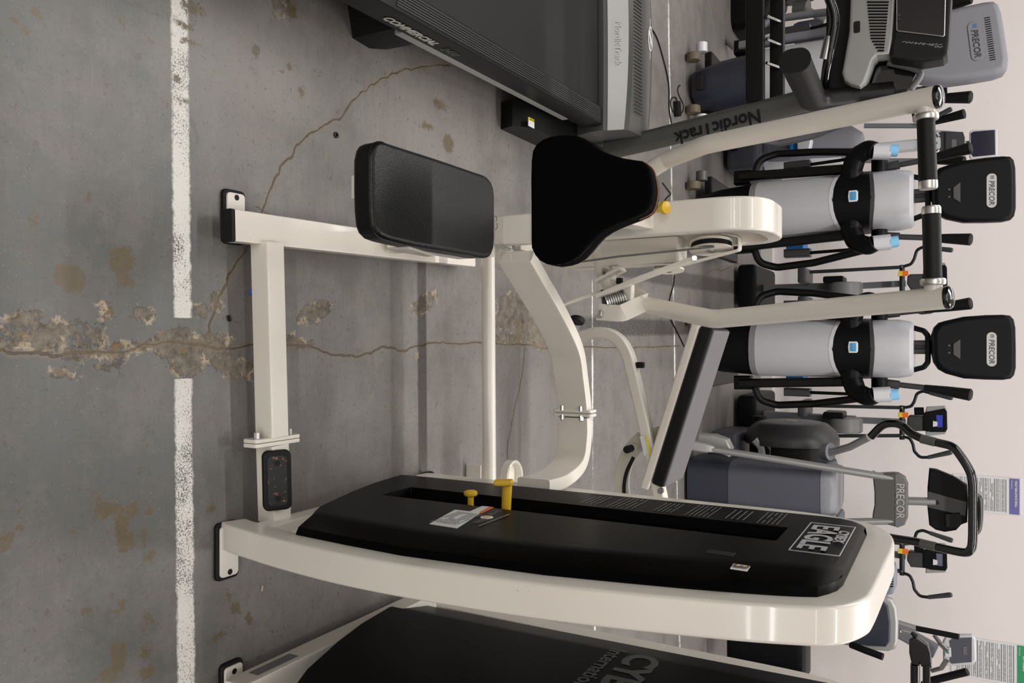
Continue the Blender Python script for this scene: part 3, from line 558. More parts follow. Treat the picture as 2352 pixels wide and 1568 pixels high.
m = MB(); tbox(m, -0.63 - 0.10, -0.075, -0.5, 1.40, 0.19, 0.238, 0.004); m.build('running_belt', TBELT, tm)
m = MB(); tbox(m, W_ + 0.0, 0.005, -0.70, -0.52, 0.10, 0.25, 0.012); m.build('end_cap', TB, tm)
m = MB(); tbox(m, W_ + 0.05, -0.06, -0.4, 1.6, 0.12, 0.17); m.build('deck_frame', RUBBER, tm)
m = MB(); m.prism([(-0.858, 1.775), (-0.853, 1.85), (-0.875, 1.93), (-0.912, 2.015), (-1.0, 2.02), (-1.0, 1.74)], (0, 0, 0.0), XP, YP, 0.15, bev=0.01, bev_back=0.0); m.build('rear_foot', RUBBER, tm)
# hood
x0, x1 = tp(0.018, 0, 0).x, tp(W_ - 0.018, 0, 0).x
def hood_sec(u, k):
    pr = [(1.415, 0.20), (1.415, 0.248), (1.425, 0.262), (1.445, 0.325), (1.465, 0.338), (1.64, 0.352), (1.70, 0.335), (1.735, 0.28), (1.74, 0.12), (1.45, 0.10)]
    return [tp(u, v + 0.03 * (1 - k * k) * (1 if 3 <= i <= 7 else 0.4), z + 0.012 * (1 - k * k) * (1 if 3 <= i <= 6 else 0)) for i, (v, z) in enumerate(pr)]
m = MB(); secs = [hood_sec(W_ / 2 + (W_ / 2 - 0.02) * -k, k) for k in [i / 8 - 1 for i in range(17)]]; m.loft(secs); hood = m.build('motor_hood', mat('dark_silver_plastic', (84, 83, 82), 0.42, var=0.04), tm, ang=20)
m = MB(); L_ = []
for i in range(17):
    k = i / 8 - 1; s_ = hood_sec(W_ / 2 + (W_ / 2 - 0.02) * -k, k); a, b = s_[2], s_[3]; n = Vector((0, -0.8, 0.5)).normalized() * 0.003; L_.append([a + n, b + n, b - n, a - n])
m.loft(L_); m.build('silver_band', mat('bright_silver_plastic', (190, 189, 187), 0.36, metal=0.3, var=0.03), hood)
hc = tp(W_ / 2, 1.55, 0)
text('NordicTrack', 0.034, tp(-0.33, 1.447, 0.303), (1, 0, 0), (0, 0.35, 0.94), mat('pale_print', (214, 212, 208), 0.4), hood, bold=0.001)
m = MB()
for k in range(46):
    u = -0.06 - k * 0.0148; q = tp(u, 1.50, 0.352); q2 = tp(u, 1.575, 0.3575); m.sweep([q, q2], rrect(0.004, 0.002, 0.0008, 1))
m.build('hood_vent', TDARK, hood)
m = MB(); q = tp(-0.40, 1.66, 0.3625); ring = [q + Vector((math.cos(a) * 0.05, math.sin(a) * 0.024, 0.0015)) for a in [i * math.pi / 12 for i in range(25)]]; m.tube(ring, 0.0028, 6); m.tube([q + Vector((-0.085, 0.0, 0.001)), q + Vector((0.085, 0.0, 0.001))], 0.0014, 6); m.tube([q + Vector((-0.03, -0.018, 0.001)), q + Vector((0.03, 0.018, 0.001))], 0.0055, 6); m.build('hood_emblem', mat('pale_print', (214, 212, 208), 0.4), hood)
# base foot with caution sticker
m = MB(); m.prism([(2.62, 0.0), (2.60, 0.06), (2.66, 0.115), (3.30, 0.125), (3.55, 0.10), (3.55, 0.0)], (-0.795, 0, 0), YP, ZP, -0.10 + 0.0, bev=0.0); m.prism([(2.64, 0.0), (2.64, 0.055), (2.70, 0.10), (3.30, 0.11), (3.5, 0.09), (3.5, 0.0)], (-1.60, 0, 0), YP, ZP, -0.10); m.box((-1.24, 3.42, 0.05), (0.8, 0.1, 0.08), 0.01); base = m.build('base_frame', TB, tm)
a = aZ(1220, 282, 0.122); m = MB(); m.box(a + Vector((0.0, 0, 0.0)), (0.032, 0.045, 0.003)); st = m.build('caution_sticker', PAPER, base)
m = MB(); m.box(a + Vector((-0.010, 0, 0.0016)), (0.012, 0.045, 0.001)); m.build('yellow_band', mat('caution_yellow', (226, 214, 40), 0.5), st)
text('CAUTION', 0.009, a + Vector((-0.010, 0.002, 0.002)), YP, XN, RUBBER, st, depth=0.0004)
# text on the side of the rail
e0 = aX(858, 46, -0.84); 
text('COMMERCIAL', 0.033, tp(0.0015, 0.185, 0.196), tp(0, 1, 0) - tp(0, 0, 0), ZP, mat('light_grey_print', (196, 194, 190), 0.4), rail, bold=0.0012, sx=1.12, shear=0.3)
text('2450', 0.033, tp(0.0015, 0.375, 0.196), tp(0, 1, 0) - tp(0, 0, 0), ZP, PRINTD, rail, sx=1.1, shear=0.3)
# uprights, handrails
UX = -0.865
for sgn, xc in ((1, UX), (-1, -1.64)):
    off = Vector((xc - UX, 0, 0)); fl = lambda p: Vector((2 * (UX + (-1.64)) / 2 - p.x, p.y, p.z)) if sgn < 0 else p
    m = MB(); pth = [aY(1392, 345, 3.22), aY(1500, 320, 3.22), aY(1845, 232, 3.22), aY(1880, 224, 3.21)]; m.sweep([fl(p) for p in pth], rrect(0.085, 0.055, 0.024, 5), ref=(0, 1, 0)); up = m.build('upright', TUP, tm)
    m = MB(); hp = fillet([aY(1826, 140, 2.66), aY(1868, 233, 3.12), aY(1960, 222, 3.20), aY(2050, 214, 3.22)], 0.09, 8); m.sweep([fl(p) for p in hp], rrect(0.075, 0.095, 0.036, 5), ref=(0, 0, 1)); hr = m.build('handrail', TDARK, tm)
    q = fl(hp[0]); d = (fl(hp[1]) - q).normalized(); m = MB(); m.sweep([q - d * 0.006, q + d * 0.002], rrect(0.077, 0.097, 0.036, 5), ref=(0, 0, 1)); m.build('handrail_cap', RUBBER, hr)
    if sgn > 0:
        a, b = aY(1752, 261, 3.18), aY(1545, 318, 3.18); d = (b - a).normalized()
        text('NordicTrack', 0.075, (a + b) / 2 + Vector((0.0, 0.0085, 0)), d, XP, RUBBER, up, bold=0.0018, sx=(a - b).length / 0.40 * 0.97)
m = MB(); m.box((-1.27, 3.24, 0.80), (0.66, 0.035, 0.07), 0.006); m.box((-1.27, 3.34, 0.865), (0.66, 0.035, 0.055), 0.006); br_ = m.build('cross_brace', TB, tm)
for k in range(5):
    m = MB(); x = -1.09 - k * 0.092; m.tube([(x, 3.24, 0.843), (x + 0.0, 3.34, 0.885)], 0.006, 10); m.build('brace_rod', STEEL, br_)
m = MB(); bar = fillet([aY(1893, 205, 3.16), aY(1900, 150, 3.10), aY(1921, 40, 3.04), (-1.26, 3.02, 1.085)], 0.12, 8); mir = [Vector((-2.53 - p.x, p.y, p.z)) for p in reversed(bar)]; m.tube(bar + mir[1:], 0.017, 16); pb = m.build('pulse_bar', GLOSSB, tm)
m = MB(); m.tube([aY(1894, 135, 3.09), aY(1906, 82, 3.065)], 0.0182, 16); m.build('pulse_contact', STEEL, pb)
# console: silver tray with vent, charcoal display housing with screen
XM = -1.265
def both(pts, Y): 
    r = [aY(p[0], p[1], Y) for p in pts]; return r + [Vector((2 * XM - p.x, p.y, p.z)) for p in reversed(r)]
def plate(nm, pts, Y, depth, mt, bev, par=tm):
    w = both(pts, Y); m = MB(); p2 = [(p.x, p.z) for p in w]; m.prism(p2, (0, Y + depth, 0), XP, ZP, depth, bev=bev, seg=2, bev_back=0.0); return m.build(nm, mt, par, ang=30)
ring_ = lambda l: [(1500 + x / 2.76, y / 2.76) for x, y in l]
tray = plate('console_tray', ring_([(1250, -40), (1240, 200), (1195, 460), (1210, 510), (1250, 535), (1310, 548), (1345, 520), (1375, 440), (1395, 380), (1420, 352), (1500, 345), (1520, 250), (1540, -40)]), 3.12, 0.07, TSIL, 0.012)
hous = plate('display_housing', ring_([(1545, -40), (1535, 100), (1502, 345), (1510, 366), (1700, 392), (1840, 368), (1868, 345), (1880, 250), (1897, -40)]), 3.11, 0.09, TDARK, 0.012)
body = plate('console_body', [(1898, -10), (1893, 190), (1905, 222), (1960, 222), (1990, 215), (2085, 212), (2108, 160), (2120, 130), (2120, -10)], 3.22, 0.10, TDARK, 0.02)
m = MB(); v = both(ring_([(1545, -10), (1545, 188), (1556, 196), (1838, 230), (1846, 224), (1852, -10)]), 3.105); m.prism([(p.x, p.z) for p in v], (0, 3.1115, 0), XP, ZP, 0.004); scr = m.build('touch_screen', SCREEN, hous)
m = MB(); m.tube([p + Vector((0, 0.0, 0)) for p in v] + [v[0]], 0.0022, 6); m.build('screen_rim', ALU, scr)
m = MB()
for k in range(22):
    y0 = -30 + k * 6.95; h0 = 1991 + 0.10 * y0; h1 = 2042 - 0.10 * y0
    a, b = aY(h0 + max(0, y0 - 90) * 0.5, y0, 3.118), aY(h1, y0, 3.118); m.sweep([a, b], rrect(0.006, 0.004, 0.0015, 1), ref=(0, 1, 0))
m.build('fan_vent', RUBBER, tray)
m = MB(); m.prism(rrect(0.042, 0.022, 0.006), aY(1968, 62, 3.119), XP, ZP, -0.003) ; m.build('key_slot', TDARK, tray)
for k, n_ in enumerate(('1', '2', '3', '4', '5', '6', '7', '8', '10', '12')):
    text(n_, 0.016, aY(2075 + k * 9.4, 96 + k * 1.0, 3.109), XP, ZP, PRINTW, hous, depth=0.0005, name='quick_key')
text('NordicTrack', 0.035, aY(2177, -75, 3.109), XP, ZP, PRINTW, hous, bold=0.0006)
text('iFIT', 0.016, aY(2063, 40, 3.10), XP, ZP, PRINTD, scr, depth=0.0004)
m = MB(); v = [aY(a, b, 3.215) for a, b in ((2006, 148), (2040, 143), (2108, 160), (2088, 204), (2000, 214), (1988, 196))]; m.prism([(p.x, p.z) for p in v], (0, 3.222, 0), XP, ZP, 0.006); m.build('bottle_pocket', SCREEN, body)
m = MB(); v = [aY(a, b, 3.2) for a, b in ((2040, 143), (2112, 165), (2092, 206))]; m.tube(smooth(v, 6), 0.012, 10); m.build('pocket_rim', TGREY, body)
# ---------------------------------------------------------------- bench machine behind the row machine
GUP = mat('grey_upholstery', (98, 96, 97), 0.55, var=0.06, bump=0.2, bscale=300)
bn = thing('bench_machine', 'white-framed machine with sloping grey-topped black pad, behind the curved white tube', 'exercise machine', (0.25, 2.85, 0))
Yb = 2.80
def zp(*p): return [aY(1100 + x / 2.614, 600 + y / 2.614, Yb) for x, y in p]
m = MB(); m.sweep(smooth(zp((560, 470), (620, 450), (712, 428), (790, 440), (850, 482), (895, 560), (930, 690), (985, 920), (1030, 1120), (1080, 1360), (1130, 1600)), 5), rrect(0.042, 0.05, 0.008, 3), ref=(0, 1, 0)); m.build('side_frame', WHITE, bn)
a = zp((575, 465))[0]; b_ = zp((1130, 1600))[0]
m = MB(); m.sweep([b_, Vector((b_.x + 0.01, Yb, 0.03))], rrect(0.05, 0.05, 0.006, 2), ref=(0, 1, 0)); m.box((b_.x + 0.03, Yb + 0.05, 0.025), (0.07, 0.62, 0.05), 0.006); m.build('base_frame', WHITE, bn)
m = MB(); q = zp((945, 622))[0]; m.box(q + Vector((0, 0, 0.015)), (0.022, 0.022, 0.03), 0.004); m.build('rubber_stop', RUBBER, bn)
P1, P2 = aY(1643, 757, 2.76), aY(1527, 1122, 2.76); du = (P2 - P1).normalized(); LN = (P2 - P1).length; dd = max(0.12, aZ(1676, 757, P1.z).y - 2.76); dn = Vector((0, 1, 0)).cross(du) * -1; dn = dn if dn.z > 0 else -dn
def padbox(m, l0, l1, y0, y1, n0, n1, bev):
    m.prism([(l0, y0), (l1, y0), (l1, y1), (l0, y1)], P1 + dn * (n0 if du.cross(Vector((0, 1, 0))).dot(dn) > 0 else n1), du, YP, n1 - n0, bev=bev, seg=3); return m
m = MB(); padbox(m, 0, LN, 0.0, dd + 0.02, -0.055, -0.004, 0.012); pd = m.build('pad', VINYL, bn)
m = MB(); padbox(m, 0.004, LN - 0.004, 0.004, dd + 0.016, -0.018, 0.0, 0.008); m.build('pad_top', GUP, pd)
m = MB(); padbox(m, -0.005, LN + 0.03, 0.0, 0.05, -0.088, -0.056, 0.008); m.build('pad_carrier', WHITE, bn)
m = MB(); q = aY(1519, 1126, 2.75); m.cyl(q, q + Vector((0.0, -0.012, 0.0)), 0.011, n=12); m.build('bolt', STEEL, bn)
arc = [aY(px, py, 2.86) for px, py in ((1478, 1005), (1450, 1035), (1434, 1070), (1428, 1105), (1431, 1140), (1440, 1175))]
m = MB(); m.sweep(smooth(arc, 6), rrect(0.008, 0.06, 0.002, 1), ref=(1, 0, 0.8)); ra_ = m.build('range_arc', mat('pale_green_white', (196, 195, 180), 0.45), bn)
m = MB(); a2 = [p + Vector((0.022, -0.008, 0.012)) for p in arc[1:5]]; m.sweep(smooth(a2, 6), rrect(0.003, 0.014, 0.001, 1), ref=(1, 0, 0.8)); m.build('range_scale', RUBBER, ra_)
m = MB(); q = aY(1450, 1029, 2.83); m.cyl(q, q + Vector((0, -0.05, 0.0)), 0.014, bev=0.003); m.build('range_knob', RUBBER, ra_)
m = MB(); m.cyl(aY(1462, 1026, 2.86), aY(1450, 1029, 2.83), 0.017); m.build('knob_sleeve', WHITE, ra_)
m = MB(); m.sweep(smooth([aY(px, py, 2.88) for px, py in ((1496, 1005), (1515, 996), (1540, 992))], 5), rrect(0.008, 0.055, 0.002, 1), ref=(1, 0, -0.3)); m.build('upper_arc', MATS['pale_green_white'], bn)
m = MB(); q = [aY(a, b, 2.772) for a, b in ((1469, 1002), (1484, 999), (1495, 1044), (1480, 1047))]; m.loft([[p + Vector((0, 0.002, 0)) for p in q], q]); ws = m.build('warning_sticker', PAPER, bn)
m = MB(); q = [aY(a, b, 2.7705) for a, b in ((1481, 1000), (1485, 999), (1496, 1043), (1491, 1044.5))]; m.loft([[p + Vector((0, 0.001, 0)) for p in q], q]); m.build('yellow_band', MATS['caution_yellow'], ws)
m = MB(); q = aZ(1326, 735, 0.05); m.lathe([(0, -0.012), (0.03, -0.012), (0.034, -0.006), (0.034, 0.006), (0.03, 0.012), (0, 0.012)], q + Vector((0, 0.02, -0.01)), (0.9, -0.4, 0.0), 28); wh = m.build('transport_wheel', RUBBER, bn)
# ---------------------------------------------------------------- row of big ellipticals facing the camera
LG = mat('light_grey_shell', (185, 184, 188), 0.42, metal=0.15, var=0.03)
LG2 = mat('pale_grey_shell', (204, 204, 207), 0.42, metal=0.1, var=0.03)
MG = mat('grey_shell_band', (134, 132, 136), 0.45, var=0.03)
NAVY = mat('navy_plastic', (42, 46, 58), 0.45, var=0.08, bump=0.05, bscale=500)
SLATE = mat('slate_grey_plastic', (76, 78, 88), 0.45, var=0.05)
BPL = mat('black_plastic', (11, 11, 12), 0.42, var=0.1, bump=0.06, bscale=700, spec=0.14)
BTUBE = mat('black_tube', (11, 11, 11), 0.38, var=0.1, spec=0.3)
CYAN = mat('light_blue_plastic', (120, 178, 214), 0.45)
BLUE = mat('strong_blue_plastic', (24, 110, 178), 0.5)
SILV = mat('silver_enamel', (158, 157, 156), 0.36, metal=0.5, var=0.04)
CHARC = mat('charcoal_shell', (56, 55, 56), 0.42, var=0.06)
GCON = mat('grey_console_back', (118, 118, 124), 0.5, var=0.04, bump=0.1, bscale=500)
def mirror(pts, xc): return [Vector((2 * xc - p.x, p.y, p.z)) for p in pts]
def ell_sec(w, d, y0, z, xc, n=24, p=2.6):
    # rounded front section: bulging towards the camera at y0
    out = []
    for k in range(n):
        a = 2 * math.pi * k / n; c, s_ = math.cos(a), math.sin(a)
        out.append((xc + math.copysign(abs(c) ** (2 / p), c) * w / 2, y0 + d / 2 + math.copysign(abs(s_) ** (2 / p), s_) * d / 2, z))
    return out
def plate_poly(m, pts, Y, depth, bev, seg=3):
    v = [aY(px, py, Y) for px, py in pts]; m.prism([(p.x, p.z) for p in v], (0, Y + depth, 0), XP, ZP, depth, bev=bev, seg=seg, bev_back=bev * 0.6); return m
def amt(dx, label, base_m, con_m, arm_m, knuck_m, logo_m, tall=False, group='motion trainers'):
    global SH
    XC = 0.042
    root = thing('motion_trainer', label, 'exercise machine', (XC + dx, 5.2, 0), group); SH = Vector((dx, 0, 0))
    m = MB(); m.loft([ell_sec(0.25, 0.5, 4.99, 0.025, XC), ell_sec(0.26, 0.5, 4.97, 0.07, XC), ell_sec(0.31, 0.5, 4.95, 0.2, XC), ell_sec(0.335, 0.48, 4.94, 0.395, XC)]); b = m.build('base_cover', base_m, root)
    if tall:
        m = MB(); m.box((XC, 4.955, 0.09), (0.11, 0.03, 0.05), 0.008); m.build('power_socket', TDARK, b)
    for k in (-1, 1):
        m = MB(); c = Vector((XC + 0.165 * k, 4.97, 0.045)); m.cyl(c - Vector((0.025, 0, 0)), c + Vector((0.025, 0, 0)), 0.045, bev=0.008); wl_ = m.build('transport_wheel', mat('worn_wheel', (96, 84, 66), 0.6, var=0.3), root)
        m = MB(); m.cyl(c + Vector((0.03 * k, 0.03, 0.045)), c + Vector((0.09 * k, 0.03, 0.045)), 0.036, bev=0.004); m.build('levelling_foot', LG2 if tall else TUP, root)
    m = MB(); m.loft([ell_sec(0.338, 0.46, 4.932, 0.393, XC), ell_sec(0.345, 0.46, 4.928, 0.43, XC)]); m.build('lower_trim', MG, root)
    m = MB(); m.loft([ell_sec(0.343, 0.46, 4.93, 0.428, XC), ell_sec(0.345, 0.46, 4.925, 0.6, XC), ell_sec(0.342, 0.46, 4.93, 0.9, XC)]); m.build('lower_shell', LG, root)
    def wrapb(z, bow, w): return [(x, y, z + bow * (abs(x - XC) / (w / 2)) ** 2 * (1 if y < 5.12 else 1)) for x, y, _ in ell_sec(w, 0.46, 4.928, z, XC)]
    m = MB(); m.loft([wrapb(0.846, 0.045, 0.348), wrapb(0.868, 0.045, 0.352)]); m.build('shell_rim', LG2, root)
    m = MB(); m.loft([wrapb(0.864, 0.042, 0.349), wrapb(0.9, 0.03, 0.355), wrapb(1.03, -0.012, 0.355), wrapb(1.072, -0.02, 0.352)]); band = m.build('pivot_band', BPL if not tall else arm_m, root)
    m = MB(); m.loft([wrapb(1.068, -0.02, 0.3545), wrapb(1.09, -0.024, 0.35)]); m.build('band_trim', CHARC, root)
    m = MB(); m.loft([[(x, y, 1.02 + (0 if y < 5.3 else 0)) for x, y, _ in ell_sec(0.338, 0.44, 4.935, 1.0, XC)], ell_sec(0.338, 0.43, 4.94, 1.20, XC), ell_sec(0.315, 0.40, 4.95, 1.262, XC), ell_sec(0.28, 0.36, 4.97, 1.28, XC)]); m.build('upper_shell', LG, root)
    v = [aY(px, py, 4.928) for px, py in ((1950, 784), (1968, 784), (1971, 788), (1971, 806), (1968, 810), (1950, 810), (1949, 806), (1948, 797), (1949, 788))]
    m = MB(); m.prism([(p.x, p.z) for p in v], (0, 4.928, 0), XP, ZP, 0.008, bev=0.002); bd = m.build('badge', PAPER, band)
    m = MB(); c = aY(1959.5, 797, 4.92); m.box((c.x, 4.919, c.z), (0.046, 0.003, 0.03), 0.001); m.build('badge_field', BLUE if False else mat('badge_blue', (52, 150, 205), 0.4), bd)
    text('AMT', 0.017, (c.x, 4.9173, c.z), XP, ZP, PRINTW, bd, depth=0.0006)
    wide = (lambda pts: [Vector((XC + (p.x - XC) * (1.0 + (0.10 if tall else 0.0) * max(0, min(1, (p.x - XC - 0.12) / 0.15))), p.y, p.z)) for p in pts])
    for k in (1, -1):
        f = (lambda pts: wide(pts)) if k > 0 else (lambda pts: mirror(wide(pts), XC))
        m = MB(); pth = fillet([aY(1957, 835, 5.03), aY(1956, 870, 5.02), aY(1967, 900, 4.99), aY(1996, 913, 4.96), aY(2008, 908, 4.95)], 0.07, 6); n_ = len(pth)
        m.sweep(f(pth), rrect(0.115, 0.115, 0.055, 5), ref=(0, 1, 0), scale=[1.06 - 0.25 * i / n_ for i in range(n_)]); m.build('pivot_horn', arm_m, root)
        m = MB(); q = f([aY(2004, 907, 4.97), aY(2044, 905, 4.99)]); m.sweep(q, rrect(0.085, 0.095, 0.028, 4), ref=(0, 1, 0)); kn = m.build('knuckle', knuck_m, root)
        m = MB(); q = f([aY(2042, 907, 4.98), aY(2062, 905, 4.99)]); m.sweep(q, rrect(0.06, 0.08, 0.022, 4), ref=(0, 1, 0)); m.build('blue_cap', CYAN, kn)
        m = MB(); q = f([aY(2020, 855, 5.12), aY(2020, 896, 5.12)]); m.cyl(q[0], q[1], 0.044, n=20); m.build('pivot_axle', arm_m, root)
        m = MB(); q = f([aY(2034, 880, 5.16), aY(2066, 884, 5.16)]); m.sweep(q, rrect(0.05, 0.045, 0.014, 3), ref=(0, 1, 0)); m.build('handle_socket', CHARC, root)
        m = MB(); q = f([aY(2062, 883, 5.16), aY(2124, 890, 5.16)]); m.tube(q, 0.0165, 12); m.build('handle_tube', CHARC, root)
        m = MB(); q = f([aY(2124, 890, 5.16), aY(2232, 907, 5.10)]); m.tube([q[0], q[0].lerp(q[1], 0.5), q[0].lerp(q[1], 0.97), q[1]], 0.02, 14, rs=[0.018, 0.028, 0.034, 0.026]); m.build('handle_grip', RUBBER, root)
        m = MB(); q = f([aY(1700, 880, 5.12), aY(1958, 876, 5.06)]); m.sweep(q, rrect(0.055, 0.06, 0.016, 3), ref=(0, 1, 0)); m.build('rocker_arm', BTUBE if not tall else arm_m, root)
        m = MB(); q = f([aY(1689, 878, 5.14), aY(1726, 878, 5.14)]); m.sweep(q, rrect(0.085, 0.08, 0.012, 3), ref=(0, 1, 0)); m.build('arm_foot', BPL, root)
        m = MB(); q = fillet(f([aY(1733, 886, 5.16), aY(1744, 918, 5.16), aY(1785, 930, 5.18), aY(1870, 927, 5.16), aY(1995, 912, 5.06)]), 0.09, 7); m.tube(q, 0.0225, 14); m.build('pedal_link', BTUBE if not tall else arm_m, root)
        m = MB(); q = f([aY(1803, 899, 5.2), aY(1862, 901, 5.2)]); m.sweep(q, rrect(0.05, 0.09, 0.012, 3), ref=(0, 1, 0)); ft = m.build('foot_pedal', CHARC, root)
        m = MB(); q = f([aY(1860, 901, 5.2), aY(1965, 905, 5.14)]); m.tube(q, 0.010, 10); m.build('pedal_rod', BTUBE, ft)
        m = MB(); q = f([aY(1812, 866, 5.55), aY(1850, 866, 5.55)]); m.sweep(q, rrect(0.05, 0.20, 0.012, 3), ref=(0, 1, 0)); sp_ = m.build('step_plate', BLUE, root)
        m = MB(); q = f([aY(2088, 852, 5.1), aY(2122, 843, 5.08), aY(2131, 832, 5.08), aY(2132, 800, 5.08)]); m.tube(fillet(q, 0.025, 5), 0.015, 12); m.build('grab_bar', BPL, root)
    m = MB(); m.box((XC, 5.5, 0.09), (0.5, 0.7, 0.05), 0.01); m.box((XC, 5.35, 0.2), (0.24, 0.5, 0.3), 0.03); m.build('rear_frame', BTUBE, root)
    # console seen from behind
    m = MB()
    for k in (-1, 1): m.sweep([aY(2085, 797 + 9 * k, 5.10), aY(2190, 797 + 9 * k, 5.09)], rrect(0.034, 0.03, 0.012, 3), ref=(0, 1, 0))
    m.sweep([aY(2085, 797, 5.11), aY(2190, 797, 5.10)], rrect(0.05, 0.02, 0.006, 2), ref=(0, 1, 0)); m.build('console_neck', CHARC if not tall else GCON, root)
    CO = [(2137, 792), (2136, 770), (2142, 752), (2153, 741), (2170, 736), (2210, 727), (2260, 723), (2300, 722), (2318, 724), (2327, 733), (2331, 752), (2332, 800), (2332, 845), (2328, 862), (2320, 870), (2300, 873), (2260, 872), (2210, 869), (2170, 858), (2152, 848), (2141, 832), (2137, 812)]
    cc = Vector((XC, 5.06, 1.57)); tilt = -0.14
    def ctr(p): d_ = p - cc; return cc + Vector((d_.x, d_.y * math.cos(tilt) - d_.z * math.sin(tilt), d_.y * math.sin(tilt) + d_.z * math.cos(tilt)))
    m = MB(); v = [aY(a, b_, 5.06) for a, b_ in CO]; m.prism([(p.x - XC, p.z - cc.z) for p in v], cc + Vector((0, 0.055, 0)), XP, Vector((0, -math.sin(tilt), math.cos(tilt))), 0.075, bev=0.03, seg=4, bev_back=0.01); con = m.build('console', con_m, root, ang=60)
    nrm = XP.cross(Vector((0, -math.sin(tilt), math.cos(tilt)))); upv = Vector((0, -math.sin(tilt), math.cos(tilt))); f0 = cc - nrm * 0.055 + nrm * 0.0755
    lp = f0 + upv * ((aY(2275, 797, 5.06).z - cc.z) * 1.03)
    m = MB(); m.prism(rrect(0.185, 0.048, 0.0235, 6), lp, XP, upv, 0.003, bev=0.001); pl = m.build('name_plate', logo_m, con)
    text('PRECOR', 0.036, lp + nrm * 0.0032 + XP * 0.012, XP, upv, CHARC, pl, shear=0.12, bold=0.0004, sx=0.98)
    m = MB()
    for k in range(3): c = lp + nrm * 0.0036 + XP * (-0.078 + 0.0065 * k); m.box(c, (0.0026, 0.0008, 0.024))
    m.build('logo_bars', CHARC if not tall else BLUE, pl)
    m = MB(); q = f0 + upv * -0.085; m.prism([(-0.055, 0.02), (-0.03, -0.015), (0.03, -0.015), (0.055, 0.02)], q, XP, upv, 0.006, bev=0.003); m.build('rating_label', CHARC, con)
    if tall:
        m = MB()
        for k in range(20):
            a_ = (k - 9.5) * 0.0105; m.sweep([f0 + XP * a_ + upv * (0.128 + 0.00 * abs(a_)), f0 + XP * a_ + upv * 0.150], rrect(0.0045, 0.003, 0.001, 1), ref=(0, -1, 0))
        m.build('console_vent', BPL, con); m = MB()
        for k in range(14):
            a_ = (k - 6.5) * 0.0105; m.sweep([f0 + XP * a_ + upv * -0.055, f0 + XP * a_ + upv * -0.042], rrect(0.0045, 0.003, 0.001, 1), ref=(0, -1, 0))
        m.build('console_vent', BPL, con)
    else:
        for k in (-1, 1):
            m = MB(); c = f0 + XP * 0.02 * k + upv * -0.118; m.cyl(c - nrm * 0.002, c + nrm * 0.001, 0.005, n=8); m.build('console_screw', TUP, con)
    if tall:
        c_ = Vector((0, 5.06 - 5.2, 1.54)); con.matrix_basis = Matrix.Translation(c_ + Vector((0.02, -0.05, -0.10))) @ Matrix.Rotation(math.radians(-6), 4, 'Y') @ Matrix.Rotation(math.radians(-8), 4, 'Z') @ Matrix.Scale(1.22, 4) @ Matrix.Translation(-c_)
    SH = Vector((0, 0, 0)); return root
amt(0.0, 'grey elliptical with black console, third from left of the facing row, beside the arched-handle machine', BPL, BPL, BPL, LG, TSIL)
amt(-0.855, 'grey elliptical with black console, directly behind the white column and chest pad', BPL, BPL, BPL, LG, TSIL)
amt(-1.66, 'elliptical with navy base and pale grey console back, behind the black treadmill', NAVY, GCON, GCON, TGREY, GCON, tall=True)
# ---------------------------------------------------------------- arched-handle cross trainer
st = thing('cross_trainer', 'slate grey cross trainer with silver arms and an arched black handlebar', 'exercise machine', (0.88, 5.1, 0))
m = MB()
def ssec(w, z, y0=4.92, d=0.42): return ell_sec(w, d, y0, z, 0.885, 28, 4.5)
m.loft([ssec(0.30, 0.02), ssec(0.30, 0.27)]); m.build('base_cover', NAVY, st)
m = MB(); m.loft([ssec(0.295, 0.272, 4.924), ssec(0.287, 0.80, 4.93)]); m.build('front_shell', SLATE, st)
m = MB(); m.loft([ssec(0.286, 0.802, 4.93), ssec(0.28, 0.85, 4.935), ssec(0.255, 0.878, 4.96), ssec(0.2, 0.885, 5.0, 0.3)]); m.build('top_cap', GCON, st)
XS2 = 0.885
for k in (1, -1):
    f = (lambda p: [Vector(q) for q in p]) if k > 0 else (lambda p: mirror([Vector(q) for q in p], XS2))
    m = MB(); m.tube(f([aY(1636, 1031, 4.88), aY(2052, 1098, 4.98)]), 0.0205, 16); m.build('support_arm', SILV, st)
    m = MB(); m.sweep(f([aY(1590, 1022, 4.87), aY(1622, 1028, 4.87), aY(1640, 1031, 4.88)]), rrect(0.06, 0.05, 0.012, 3), ref=(0, 1, 0), scale=[1, 0.95, 0.62]); m.build('arm_socket', TSIL, st)
    m = MB(); m.prism([(p.x, p.z) for p in f([aY(a, b, 4.95) for a, b in ((1602, 996), (1640, 999), (1668, 1010), (1678, 1030), (1674, 1050), (1650, 1040), (1600, 1035))])], (0, 5.05, 0), XP, ZP, 0.1 , bev=0.012); m.build('foot_cover', TSIL, st)
    m = MB(); m.tube(f([aY(1904, 1040, 5.3), aY(1952, 1026, 5.25), aY(1995, 1004, 5.2)]), 0.0225, 14); m.build('lower_handle', SILV, st)
    m = MB(); m.tube(f([aY(1893, 1036, 5.32), aY(1908, 1037, 5.3)]), 0.055, 18); m.build('handle_pivot', GCON, st)
m = MB(); m.prism([(p.x, p.z) for p in [aY(a, b, 4.96) for a, b in ((2003, 1083), (2012, 1088), (2050, 1086), (2062, 1087), (2078, 1096), (2085, 1112), (2085, 1190), (2078, 1206), (2062, 1212), (2050, 1208), (2012, 1198), (2003, 1203), (2004, 1180), (2008, 1160), (2008, 1130))]], (0, 5.03, 0), XP, ZP, 0.07, bev=0.010); pn_ = m.build('bridge_panel', TUP, st)
